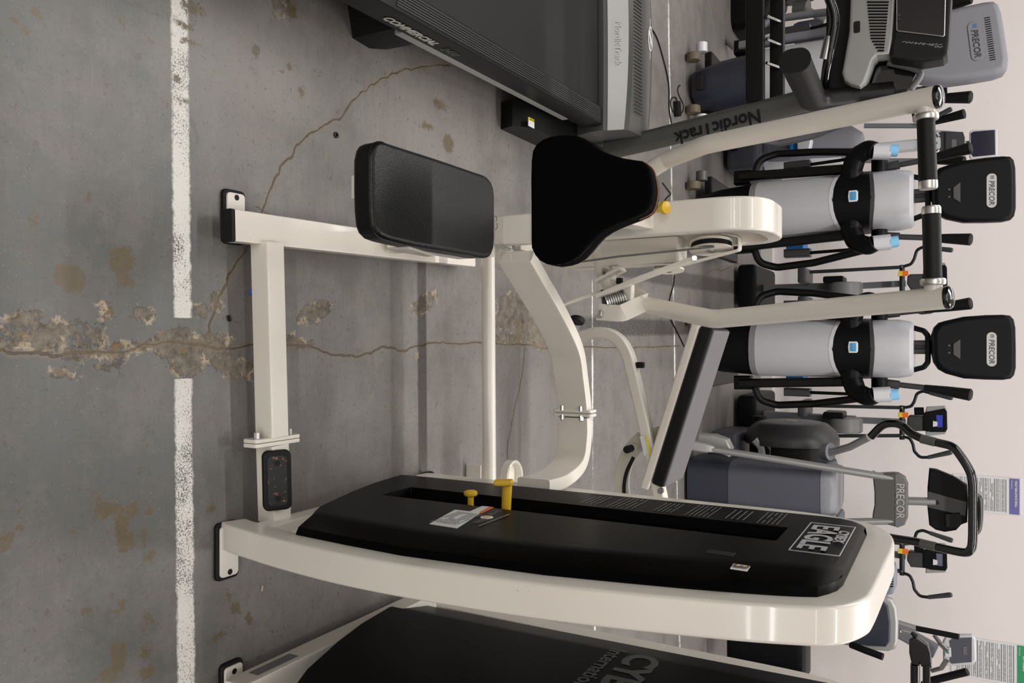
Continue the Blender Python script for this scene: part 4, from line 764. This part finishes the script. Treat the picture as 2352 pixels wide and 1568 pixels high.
m = MB(); m.prism([(p.x, p.z) for p in [aY(a, b, 4.955) for a, b in ((2055, 1088), (2064, 1089), (2078, 1098), (2084, 1114), (2084, 1190), (2077, 1205), (2064, 1211), (2055, 1209))]], (0, 4.97, 0), XP, ZP, 0.012, bev=0.004); m.build('bridge_trim', TGREY, pn_)
text('PRECOR', 0.058, aY(2067, 1150, 4.957), XP, ZP, ALU, pn_, bold=0.0004, sx=0.9)
m = MB(); m.tube([aY(2083, 1150, 5.03), aY(2150, 1152, 5.03)], 0.023, 18); m.build('console_post', SILV, st)
AR = [(2000, 1003), (2027, 977), (2053, 972), (2073, 978), (2093, 995), (2127, 1010), (2157, 1017), (2186, 1025), (2203, 1042), (2227, 1080), (2234, 1110), (2235, 1160), (2234, 1240), (2228, 1263), (2210, 1268), (2149, 1255), (2110, 1245), (2055, 1236), (2010, 1228)]
m = MB(); m.tube(smooth([aY(a, b, 5.17 - 0.2 * max(0, min(1, (a - 2000) / 230))) for a, b in AR], 5), 0.0235, 16); hb = m.build('arched_handlebar', GLOSSB, st)
for a, b in (((2116, 1007), (2148, 1015)), ((2114, 1247), (2148, 1255))):
    m = MB(); m.tube([aY(*a, 5.05), aY(*b, 5.03)], 0.0255, 14); m.build('pulse_contact', TUP, hb)
m = MB(); plate_poly(m, [(2134, 1076), (2150, 1078), (2190, 1094), (2222, 1114), (2224, 1150), (2222, 1200), (2208, 1205), (2196, 1218), (2170, 1222), (2149, 1217), (2134, 1206), (2130, 1165), (2130, 1120)], 5.02, 0.05, 0.010); cn_ = m.build('console', BPL, st)
m = MB(); plate_poly(m, [(2131, 1128), (2220, 1152), (2217, 1185), (2131, 1165)], 5.012, 0.02, 0.003); m.build('console_spine', CHARC, cn_)
m = MB(); q = aY(2152, 1154, 5.008); m.cyl(q, q + Vector((0, 0.01, 0)), 0.011, n=16); m.build('spine_hole', RUBBER, cn_)
m = MB(); m.tube(smooth([aY(2240, 1135, 4.98), aY(2250, 1145, 4.98), aY(2252, 1180, 4.98), aY(2248, 1215, 4.98), aY(2238, 1226, 4.98)], 5), 0.014, 12); m.build('reading_rack', GLOSSB, st)
m = MB(); plate_poly(m, [(2170, 1180), (2205, 1178), (2208, 1200), (2196, 1214), (2172, 1210)], 5.00, 0.02, 0.006); m.build('cup_recess', RUBBER, cn_)
# ---------------------------------------------------------------- rear drive elliptical with round grey drum
dr = thing('drum_elliptical', 'grey machine with large round flywheel drum behind the silver support arm', 'exercise machine', (0.68, 5.75, 0))
c = aY(1818, 1000, 5.72); c = Vector((0.60, 5.72, c.z))
m = MB(); m.lathe([(0, -0.055), (0.20, -0.055), (0.235, -0.045), (0.285, 0.0), (0.305, 0.05), (0.305, 0.09)], c, XP, 40); m.lathe([(0.29, 0.088), (0.0, 0.09)], c, XP, 40) if False else None; d1 = m.build('drum_cover', CHARC, dr)
m = MB(); m.lathe([(0, -0.06), (0.17, -0.06), (0.195, -0.054)], c, XP, 36); m.build('drum_disc', GCON, d1)
m = MB(); m.box(c + Vector((-0.062, -0.02, 0.0)), (0.004, 0.09, 0.07), 0.001); m.build('drum_label', mat('cream_sticker', (176, 168, 150), 0.5), d1)
m = MB(); m.lathe([(0, 0.08), (0.275, 0.08), (0.275, 0.18), (0, 0.18)], c, XP, 36); m.build('drive_wheel', RUBBER, dr)
m = MB(); m.lathe([(0, 0.17), (0.25, 0.17), (0.285, 0.19), (0.30, 0.24), (0.285, 0.42), (0.0, 0.46)], c, XP, 40); m.build('lower_cover', SLATE, dr)
m = MB(); m.sweep(fillet([aY(1737, 1008, 5.52), aY(1752, 1025, 5.52), aY(1756, 1080, 5.52)], 0.05), rrect(0.05, 0.12, 0.012, 3), ref=(0, 1, 0)); m.sweep(fillet([aY(1768, 1010, 5.42), aY(1782, 1028, 5.42), aY(1782, 1085, 5.52)], 0.05), rrect(0.05, 0.12, 0.012, 3), ref=(0, 1, 0)) if False else None; m.build('pedal_beam', TSIL, dr)
m = MB(); m.sweep(fillet([aY(1766, 1012, 5.52), aY(1779, 1028, 5.52), aY(1779, 1085, 5.52)], 0.05), rrect(0.05, 0.12, 0.012, 3), ref=(0, 1, 0)); m.build('pedal_beam', TSIL, dr)
m = MB(); m.box((0.83, 5.72, 0.1), (0.42, 0.5, 0.2), 0.03); m.build('base', SLATE, dr)
m = MB(); m.cyl(aY(1745, 955, 6.0), aY(1745, 968, 6.0), 0.05, n=18); m.build('stabiliser_wheel', RUBBER, dr)
# ---------------------------------------------------------------- second row: black-armed ellipticals by the wall
LCD = mat('blue_lcd', (38, 44, 120), 0.2, emit=((40, 60, 210), 0.25))
LCDG = mat('grey_lcd', (96, 100, 118), 0.2)
TAGO = mat('orange_tag', (228, 112, 26), 0.5, var=0.15, scale=40); TAGY = mat('yellow_tag', (224, 196, 52), 0.5, var=0.15, scale=40)
GBAR = mat('grey_bar_paint', (112, 116, 118), 0.5, var=0.05); DGRIP = mat('dark_grey_grip', (62, 66, 68), 0.5, var=0.1, bump=0.15, bscale=200); BTEAL = mat('black_bar_paint', (28, 32, 34), 0.45)
def wall_elliptical(dx, label, lcd, drum=True, cup=True):
    global SH
    YE = 6.3; root = thing('wall_elliptical', label, 'exercise machine', (0.57 + dx, 6.4, 0), 'black-armed ellipticals by the wall'); SH = Vector((dx, 0, 0)); xc = 0.575
    m = MB(); m.sweep([aY(1962, 964, 6.45), aY(2080, 969, 6.4)], rrect(0.045, 0.045, 0.008, 2), ref=(0, 1, 0)); m.sweep([(xc, 6.5, 0.03), aY(1965, 964, 6.45)], rrect(0.06, 0.08, 0.012, 2), ref=(0, 1, 0)); m.build('post', GBAR, root)
    if drum:
        m = MB(); q = aY(1938, 970, 6.35); m.lathe([(0, -0.02), (0.12, -0.015), (0.13, 0.0), (0.13, 0.075), (0.12, 0.09), (0, 0.095)], q + Vector((-0.02, 0, 0.0)), XP, 32); dd_ = m.build('flywheel_cover', TGREY, root)
        m = MB(); m.box(q + Vector((-0.055, 0, -0.06)), (0.05, 0.22, 0.14), 0.012); m.build('crank_box', BPL, root)
    m = MB(); m.box((xc, 6.55, 0.10), (0.34, 0.75, 0.14), 0.03); m.build('base', BPL, root)
    m = MB(); m.tube([aY(2072, 931, 6.3), aY(2072, 1009, 6.3)], 0.0175, 14); m.build('pivot_bar', BTEAL, root)
    for k, pts in ((-1, [(2076, 936), (2093, 933), (2100, 922), (2106, 903), (2120, 898), (2136, 902)]), (1, [(2076, 1003), (2090, 1006), (2097, 1020), (2100, 1036), (2113, 1050), (2132, 1050)])):
        y = 936 if k < 0 else 1000
        m = MB(); m.sweep([aY(1860, y - (5 if k < 0 else -1), 6.3), aY(2076, y, 6.3)], rrect(0.024, 0.03, 0.005, 2), ref=(0, 1, 0)); ar = m.build('swing_arm', BTEAL, root)
        m = MB(); m.tube(fillet([aY(a, b, 6.27 - 0.08 * i / 5) for i, (a, b) in enumerate(pts)], 0.04, 5), 0.0105, 10); m.build('handle_tube', BTEAL, ar)
        e = pts[-1]; e2 = (2188, 914) if k < 0 else (2186, 1038); m = MB(); q0, q1 = aY(*e, 6.19), aY(*e2, 6.15); m.tube([q0, q0.lerp(q1, 0.9), q1], 0.015, 12, rs=[0.0135, 0.0175, 0.014]); m.build('handle_grip', DGRIP, ar)
        m = MB(); q = aY(2072, y, 6.275); m.cyl(q, q + Vector((0, 0.02, 0)), 0.006, n=8); m.build('arm_bolt', STEEL, ar)
        m = MB(); q = aY(1850, y, 6.4); m.box(q, (0.12, 0.34, 0.06), 0.015); m.build('foot_pedal', CHARC, root)
    m = MB(); plate_poly(m, [(2128, 934), (2170, 932), (2176, 940), (2178, 965), (2177, 985), (2172, 997), (2126, 1002), (2126, 990), (2148, 985), (2148, 950), (2125, 946)], 6.31, 0.05, 0.008); con = m.build('console', TSIL, root)
    m = MB(); plate_poly(m, [(2120, 948), (2140, 944), (2170, 938), (2175, 945), (2176, 985), (2172, 992), (2138, 992), (2120, 988)], 6.29, 0.03, 0.006); fc = m.build('console_face', BPL, con)
    m = MB(); plate_poly(m, [(2150, 953), (2165, 953), (2165, 981), (2153, 981)], 6.286, 0.006, 0.0); m.build('lcd_screen', lcd, fc)
    m = MB(); q = aY(2143, 973, 6.284); m.prism([(0.0, -0.02), (0.025, -0.016), (0.028, 0), (0.025, 0.016), (0.0, 0.02)], q, ZP, XN, 0.004); m.build('start_button', PAPER, fc)
    m = MB(); plate_poly(m, [(2084, 958), (2090, 953), (2125, 955), (2128, 990), (2092, 990), (2083, 975)], 6.30, 0.06, 0.010); br = m.build('bottle_bracket', CHARC, root)
    if cup:
        m = MB(); q = aY(2100, 944, 6.27); q2 = aY(2122, 944, 6.27); m.tube([q, q2], 0.028, 18); m.build('cup_holder', BPL, root)
    m = MB(); plate_poly(m, [(2063, 946), (2086, 947), (2086, 959), (2062, 958)], 6.26, 0.004, 0.0); tg = m.build('hang_tag', TAGO, root)
    m = MB(); plate_poly(m, [(2063, 946.5), (2072, 947), (2072, 958), (2062.5, 957.5)], 6.2585, 0.002, 0.0); m.build('tag_panel', TAGY, tg)
    SH = Vector((0, 0, 0)); return root
wall_elliptical(0.0, 'black-armed elliptical by the wall with lit blue display, left of the arched handlebar', LCD)
wall_elliptical(0.955, 'black-armed elliptical with dull grey display, seen below the right end of the arched handlebar', LCDG)
wall_elliptical(-0.99, 'black-armed elliptical with blue display, partly behind the right white press arm', LCD, cup=False)
wall_elliptical(-2.30, 'black-armed elliptical with blue display, behind the tip of the left press arm', LCD, cup=False)
# ---------------------------------------------------------------- pale machine with television
YW = 6.25
wm = thing('console_elliptical', 'pale grey elliptical with television above its console, behind the black hand grips', 'exercise machine', (-1.38, 6.35, 0))
m = MB(); plate_poly(m, [(2146, 298), (2160, 298), (2210, 301), (2218, 312), (2219, 350), (2213, 361), (2160, 364), (2146, 358), (2143, 330)], YW, 0.06, 0.012); cn = m.build('console', LG2, wm)
m = MB(); plate_poly(m, [(2158, 304), (2164, 301), (2212, 303), (2216, 315), (2216, 348), (2211, 358), (2164, 361), (2158, 356), (2157, 345), (2162, 338), (2162, 322), (2157, 316)], YW - 0.006, 0.008, 0.001); fc = m.build('console_face', CHARC, cn)
m = MB(); plate_poly(m, [(2168, 304), (2172, 304), (2172, 357), (2168, 357)], YW - 0.008, 0.004, 0.0); m.build('console_ledge', RUBBER, fc)
m = MB(); plate_poly(m, [(2186, 320), (2197, 320), (2197, 341), (2186, 341)], YW - 0.008, 0.004, 0.0); m.build('lcd_screen', TGREY, fc)
m = MB(); plate_poly(m, [(2226, 304), (2232, 298), (2291, 295), (2291, 358), (2230, 364), (2226, 358)], YW, 0.05, 0.008); tv = m.build('television', LG2, wm)
m = MB(); plate_poly(m, [(2230, 306), (2236, 302), (2285, 298), (2286, 355), (2236, 360), (2231, 354)], YW - 0.004, 0.006, 0.001); m.build('tv_screen', mat('dark_violet_screen', (44, 40, 56), 0.15), tv)
m = MB(); m.sweep([aY(2214, 334, YW + 0.03), aY(2230, 334, YW + 0.03)], rrect(0.06, 0.02, 0.004, 1), ref=(0, 1, 0)); m.build('tv_bracket', TGREY, wm)
m = MB(); q = aY(2150, 329, YW - 0.012); m.prism(rrect(0.08, 0.055, 0.015), q, XP, ZP, 0.008); sb_ = m.build('stop_key', LG2, cn)
m = MB(); q2 = q - Vector((0, 0.009, 0)); m.cyl(q2, q2 + Vector((0, 0.006, 0)), 0.010, n=14); m.build('green_dot', mat('green_mark', (40, 150, 100), 0.5), sb_)
for k in (-1, 1):
    m = MB(); m.tube([aY(2142, 329 + 32 * k, YW - 0.05), aY(2156, 329 + 15 * k, YW - 0.05)], 0.012, 12); m.build('pulse_grip', STEEL, wm)
    m = MB(); m.tube([aY(1985, 329 + 40 * k, YW), aY(2110, 329 + 40 * k, YW)], 0.017, 12); m.build('side_tube', GBAR, wm)
    m = MB(); m.tube([aY(2110, 329 + 40 * k, YW), aY(2215, 329 + 68 * k * (1 if k < 0 else 0.6), YW - 0.1)], 0.02, 12, rs=[0.018, 0.032]); m.build('handle_grip', RUBBER, wm)
    m = MB(); m.sweep([aY(1988, 329 + 14 * k, 5.95), aY(2020, 329 + 14 * k, 5.95)], rrect(0.10, 0.10, 0.03, 3), ref=(0, 1, 0)) if False else None; s_ = None
m = MB(); m.loft([ell_sec(0.24, 0.4, 5.95, 0.30, -1.40), ell_sec(0.25, 0.4, 5.93, 0.5, -1.40), ell_sec(0.22, 0.36, 5.97, 0.85, -1.40), ell_sec(0.1, 0.2, 6.0, 0.92, -1.40)]); bd_ = m.build('body_shell', GCON, wm)
m = MB(); m.loft([ell_sec(0.30, 0.4, 6.0, 0.26, -1.37), ell_sec(0.31, 0.4, 6.0, 0.6, -1.37), ell_sec(0.28, 0.3, 6.05, 0.78, -1.37)]); m.build('rear_shell', LG2, wm)
m = MB(); m.box((-1.38, 6.3, 0.14), (0.3, 0.9, 0.24), 0.05); m.build('base', SLATE, wm)
m = MB(); m.sweep([(-1.38, 6.3, 0.2), (-1.38, 6.34, 1.40)], rrect(0.08, 0.08, 0.02, 3), ref=(0, 1, 0)); m.build('post', LG2, wm)
m = MB(); q0, q1 = aY(1808, 356, 5.8), aY(1828, 350, 5.8); plate_poly(m, [(1812, 305), (1828, 306), (1830, 345), (1824, 352), (1812, 345)], 5.85, 0.1, 0.01); pdl = m.build('foot_pedal', BLUE, wm)
m = MB(); plate_poly(m, [(1828, 303), (1858, 305), (1864, 320), (1860, 340), (1848, 354), (1838, 350), (1830, 345)], 5.83, 0.08, 0.012); m.build('pedal_cup', LG2, wm)
# ---------------------------------------------------------------- dark machine at the far left
dk = thing('spin_machine', 'black machine with silver tubes at the top edge, beyond the navy-based elliptical', 'exercise machine', (-2.5, 6.2, 0))
m = MB(); plate_poly(m, [(1612, -60), (1640, 30), (1660, 62), (1690, 66), (1722, 55), (1760, 40), (1790, -10), (1800, -80), (1620, -90)], 6.1, 0.35, 0.08); m.build('body_shell', BPL, dk)
m = MB(); m.tube([aY(1640, 60, 6.0), aY(1692, 110, 5.95)], 0.032, 16); m.build('base_tube', SILV, dk)
m = MB(); m.tube(smooth([aY(1604, -10, 6.0), aY(1622, 36, 6.0), aY(1645, 66, 6.0), aY(1660, 90, 5.95)], 5), 0.028, 12); m.build('lower_bumper', RUBBER, dk)
m = MB(); m.lathe([(0, -0.05), (0.13, -0.05), (0.15, -0.03), (0.15, 0.03), (0.13, 0.05), (0, 0.05)], aY(1830, -12, 6.3), (1, 0.2, 0), 28); m.build('flywheel', BPL, dk)
m = MB(); m.tube([aY(1852, 22, 6.2), aY(1898, 48, 6.15)], 0.026, 14); m.build('upper_tube', SILV, dk)
m = MB(); m.tube([aY(1826, 20, 6.22), aY(1856, 18, 6.2)], 0.055, 16); m.build('tube_joint', TUP, dk)
m = MB(); m.box(aY(1880, 78, 6.4), (0.16, 0.3, 0.35), 0.05); m.build('side_shell', SLATE, dk)
# ---------------------------------------------------------------- recumbent bike, cable frame, posters
rb = thing('recumbent_bike', 'recumbent bike with grey-framed dark seat back and white console by the wall', 'exercise machine', (1.8, 5.8, 0))
m = MB(); plate_poly(m, [(1930, 1378), (1990, 1370), (2030, 1369), (2050, 1378), (2060, 1398), (2063, 1430), (2062, 1475), (2056, 1492), (2040, 1497), (1990, 1494), (1930, 1480)], 5.6, 0.05, 0.02); sbk = m.build('seat_back', TSIL, rb)
m = MB(); plate_poly(m, [(1930, 1388), (1990, 1384), (2026, 1380), (2040, 1392), (2045, 1430), (2044, 1474), (2034, 1486), (1990, 1484), (1930, 1472)], 5.585, 0.05, 0.012); m.build('seat_cushion', NAVY, sbk)
m = MB(); m.tube(fillet([aY(1955, 1480, 5.5), aY(1985, 1492, 5.45), aY(2028, 1508, 5.42)], 0.03), 0.022, 12); m.build('seat_handle', RUBBER, rb)
m = MB(); m.sweep([aY(1930, 1430, 5.7), (1.72, 5.72, 0.05)], rrect(0.08, 0.06, 0.015, 3), ref=(0, 1, 0)); m.box((1.78, 6.1, 0.06), (0.4, 1.5, 0.1), 0.02); m.build('frame', SILV, rb)
m = MB(); m.box(aY(1765, 1490, 5.5), (0.36, 0.3, 0.5), 0.05); m.build('seat_base', BPL, rb)
m = MB(); m.loft([ell_sec(0.3, 0.5, 6.3, 0.1, 1.85), ell_sec(0.3, 0.5, 6.3, 0.7, 1.85), ell_sec(0.2, 0.3, 6.4, 0.95, 1.85)]); m.build('body_shell', NAVY, rb)
m = MB(); plate_poly(m, [(2165, 1475), (2172, 1462), (2190, 1459), (2232, 1459), (2241, 1467), (2243, 1515), (2236, 1527), (2175, 1530), (2166, 1518)], 6.3, 0.05, 0.012); rc = m.build('console', LG2, rb)
m = MB(); plate_poly(m, [(2181, 1472), (2188, 1466), (2232, 1464), (2232, 1520), (2186, 1524), (2181, 1518), (2184, 1506), (2184, 1488)], 6.294, 0.008, 0.001); rf_ = m.build('console_face', SLATE, rc)
m = MB(); plate_poly(m, [(2212, 1484), (2221, 1484), (2221, 1503), (2212, 1503)], 6.291, 0.004, 0.0); m.build('lcd_screen', TGREY, rf_)
m = MB(); plate_poly(m, [(2170, 1488), (2184, 1487), (2185, 1508), (2171, 1508)], 6.286, 0.008, 0.002); sk_ = m.build('stop_key', PAPER, rc)
m = MB(); q = aY(2177, 1498, 6.283); m.cyl(q, q + Vector((0, 0.006, 0)), 0.009, n=14); m.build('green_dot', MATS['green_mark'], sk_)
for a, b, c_ in (((2146, 1458), (2162, 1480), (2176, 1494)), ((2140, 1540), (2162, 1534), (2174, 1516))):
    m = MB(); m.tube(fillet([aY(*a, 6.25), aY(*b, 6.22), aY(*c_, 6.2)], 0.03), 0.014, 12); gb = m.build('pulse_bar', TGREY, rb)
    m = MB(); m.tube([aY(*b, 6.22), aY(*c_, 6.2)], 0.0165, 12); m.build('pulse_contact', STEEL, gb)
m = MB(); m.sweep([aY(2150, 1495, 6.33), (1.86, 6.45, 0.6)], rrect(0.1, 0.07, 0.02, 3), ref=(0, 1, 0)); m.build('console_post', GCON, rb)
m = MB(); m.tube([aY(2062, 1430, 5.9), aY(2105, 1443, 5.9)], 0.02, 12); m.build('arm_tube', SILV, rb)
m = MB(); m.tube([aY(2102, 1442, 5.9), aY(2203, 1462, 5.85)], 0.0185, 14); m.build('arm_grip', RUBBER, rb)
vf = thing('vent_fan_seat', 'bluish grey slotted plastic housing just right of the white tower top', 'exercise machine', (1.28, 5.9, 0))
m = MB(); plate_poly(m, [(1900, 1290), (2040, 1292), (2055, 1300), (2059, 1320), (2058, 1350), (2050, 1366), (2036, 1369), (1900, 1365)], 5.9, 0.12, 0.025); vh = m.build('housing', mat('blue_grey_plastic', (128, 132, 146), 0.45), vf)
m = MB()
for k in range(9): plate_poly(m, [(2036, 1300 + k * 5.6), (2052, 1300.5 + k * 5.6), (2052, 1303 + k * 5.6), (2036, 1302.5 + k * 5.6)], 5.898, 0.004, 0.0)
m.build('vent_slot', RUBBER, vh)
m = MB(); m.box((1.30, 5.98, 0.4), (0.25, 0.3, 0.8), 0.03); m.build('stand', SLATE, vf)
cf_ = thing('cable_frame', 'black steel cable frame with a snap hook at the lower right corner', 'exercise machine', (1.95, 5.2, 0))
m = MB(); plate_poly(m, [(2088, 1470), (2098, 1462), (2112, 1468), (2132, 1482), (2138, 1500), (2140, 1535), (2094, 1527), (2088, 1500)], 5.2, 0.06, 0.008); hd = m.build('pulley_head', GLOSSB, cf_)
for x0_, x1_ in ((2093, 2107), (2120, 2136)):
    m = MB(); q = aY((x0_ + x1_) / 2, 1525, 5.22); e = aY((x0_ + x1_) / 2, 1640, 5.22); m.sweep([q, e], rrect(0.04, 0.05, 0.008, 2), ref=(0, 1, 0)); m.build('frame_rail', GLOSSB, cf_)
m = MB(); q = aY(2115, 1640, 5.22); m.sweep([q, (q.x, 5.22, 0.02)], rrect(0.08, 0.08, 0.01, 2), ref=(0, 1, 0)); m.build('upright', GLOSSB, cf_)
m = MB(); m.tube([aY(2113, 1525, 5.18), aY(2113, 1600, 5.18)], 0.005, 8); m.build('cable', STEEL, cf_)
m = MB(); m.tube([aY(2104, 1462, 5.2), aY(2094, 1452, 5.2)], 0.015, 12, rs=[0.016, 0.01]); m.build('cable_end', RUBBER, cf_)
m = MB(); m.tube(smooth([aY(2092, 1453, 5.2), aY(2075, 1448, 5.2), aY(2069, 1447, 5.2), aY(2069, 1452, 5.2), aY(2076, 1452, 5.2), aY(2090, 1455, 5.2)], 4), 0.004, 8); m.build('snap_hook', STEEL, cf_)
m = MB(); m.tube([aY(2120, 1572, 5.5), aY(2140, 1562, 5.5)], 0.02, 12); m.tube([aY(2138, 1563, 5.5), aY(2222, 1542, 5.45)], 0.022, 12); m.build('side_grip', RUBBER, cf_)
POSTW = mat('poster_paper', (222, 222, 224), 0.4, var=0.01); 
def poster(x0, x1, z0, z1, head, nm, label, title, rows):
    o = MB().box(((x0 + x1) / 2, 7.166, (z0 + z1) / 2), (x1 - x0, 0.003, z1 - z0)).build('poster', POSTW); tag(o, label, 'poster')
    m = MB(); m.box(((x0 + x1) / 2, 7.1638, z1 - 0.045), (x1 - x0 - 0.01, 0.002, 0.065)); hb_ = m.build('header_band', head, o)
    text(title, 0.021, ((x0 + x1) / 2 - 0.02, 7.1626, z1 - 0.035), XP, ZP, PAPER, hb_, depth=0.0006, bold=0.0006); text('Workouts', 0.015, (x0 + 0.05, 7.1626, z1 - 0.062), XP, ZP, PAPER, hb_, depth=0.0006)
    m = MB(); 
    for r in range(rows):
        zr = z1 - 0.10 - (z1 - z0 - 0.12) * r / rows; m.box(((x0 + x1) / 2, 7.1640, zr), (x1 - x0 - 0.03, 0.001, 0.006 if r % 2 == 0 else 0.003))
    m.build('row_rule', PRINTG, o)
    m = MB()
    for r in range(rows):
        zr = z1 - 0.10 - (z1 - z0 - 0.12) * (r + 0.5) / rows; lines(m, ((x0 + x1) / 2, 7.1642, zr), XP, ZP, x1 - x0 - 0.03, 0.022, 3, 40 + r, th=0.45, words=7)
    m.build('exercise_print', PRINTG, o); return o
poster(1.032, 1.312, 1.46, 1.915, mat('violet_print', (106, 100, 160), 0.5), 'p', 'workout poster with violet header band on the wall above the arched handlebar', 'HALF BALANCE BALL', 9)
poster(2.285, 2.60, 1.45, 1.965, mat('green_print', (46, 150, 96), 0.5), 'p', 'workout poster with green header band at the right end of the wall', 'KETTLEBELL', 10)
# ---------------------------------------------------------------- bits on the floor
def cable(nm, label, pts, r=0.004, z=0.005):
    m = MB(); m.tube(smooth([aZ(a, b, z) for a, b in pts], 8), r, 8); o = m.build(nm, RUBBER); return tag(o, label, 'cable')
cable('extension_lead', 'black power cord curling across the floor behind the treadmill hood', [(1472, 66), (1482, 59), (1496, 66), (1510, 90), (1522, 130), (1532, 170), (1537, 205), (1537, 245), (1541, 275), (1548, 310)])
cable('extension_lead', 'thin black cord looped round the power adaptor beside the navy-based elliptical', [(1563, 196), (1559, 198), (1557, 210), (1562, 224), (1568, 236), (1570, 246), (1568, 256), (1562, 262), (1548, 258), (1540, 240), (1543, 226), (1552, 224), (1556, 236)], 0.003)
cable('extension_lead', 'thin black cord running under the right white press arm', [(1549, 632), (1547, 655), (1540, 680), (1537, 700), (1540, 730), (1552, 755), (1562, 775), (1575, 800), (1590, 812)], 0.0035)
cable('extension_lead', 'black cord on the bare floor below the white column top', [(1522, 420), (1534, 436), (1540, 446), (1530, 456), (1524, 470)], 0.003)
m = MB(); q = aZ(1556, 250, 0.018); m.box(q, (0.09, 0.05, 0.034), 0.006, rot=Matrix.Rotation(0.2, 3, 'Z')); tag(m.build('power_adaptor', RUBBER), 'small black power adaptor block on the floor by the navy-based elliptical', 'adaptor')
m = MB(); q = aZ(771, 310, 0.0); m.lathe([(0.004, 0.0005), (0.004, 0.004), (0.0075, 0.004), (0.0085, 0.0035), (0.009, 0.0005)], q, ZP, 24); tag(m.build('floor_washer', TDARK), 'small steel washer lying on the floor near the long crack', 'washer')
m = MB(); q = aZ(576, 671, 0.004); m.sphere(q, 0.006, (1.2, 0.8, 0.6), 10); tag(m.build('blue_scrap', mat('blue_scrap', (40, 80, 160), 0.6)), 'tiny blue scrap on the floor beside the white cross tube', 'scrap')
m = MB(); q = aZ(527, 731, 0.004); m.box(q, (0.014, 0.006, 0.006), 0.001, rot=Matrix.Rotation(0.3, 3, 'Z')); tag(m.build('black_plug', RUBBER), 'tiny black plastic plug on the floor near the flaked patch', 'scrap')
m = MB(); q = aZ(602, 1351, 0.002); m.box(q, (0.013, 0.005, 0.002), 0.0005, rot=Matrix.Rotation(-0.2, 3, 'Z')); tag(m.build('wood_chip', mat('pale_wood', (190, 174, 146), 0.7)), 'pale wood sliver on the floor right of the white tower leg', 'scrap')
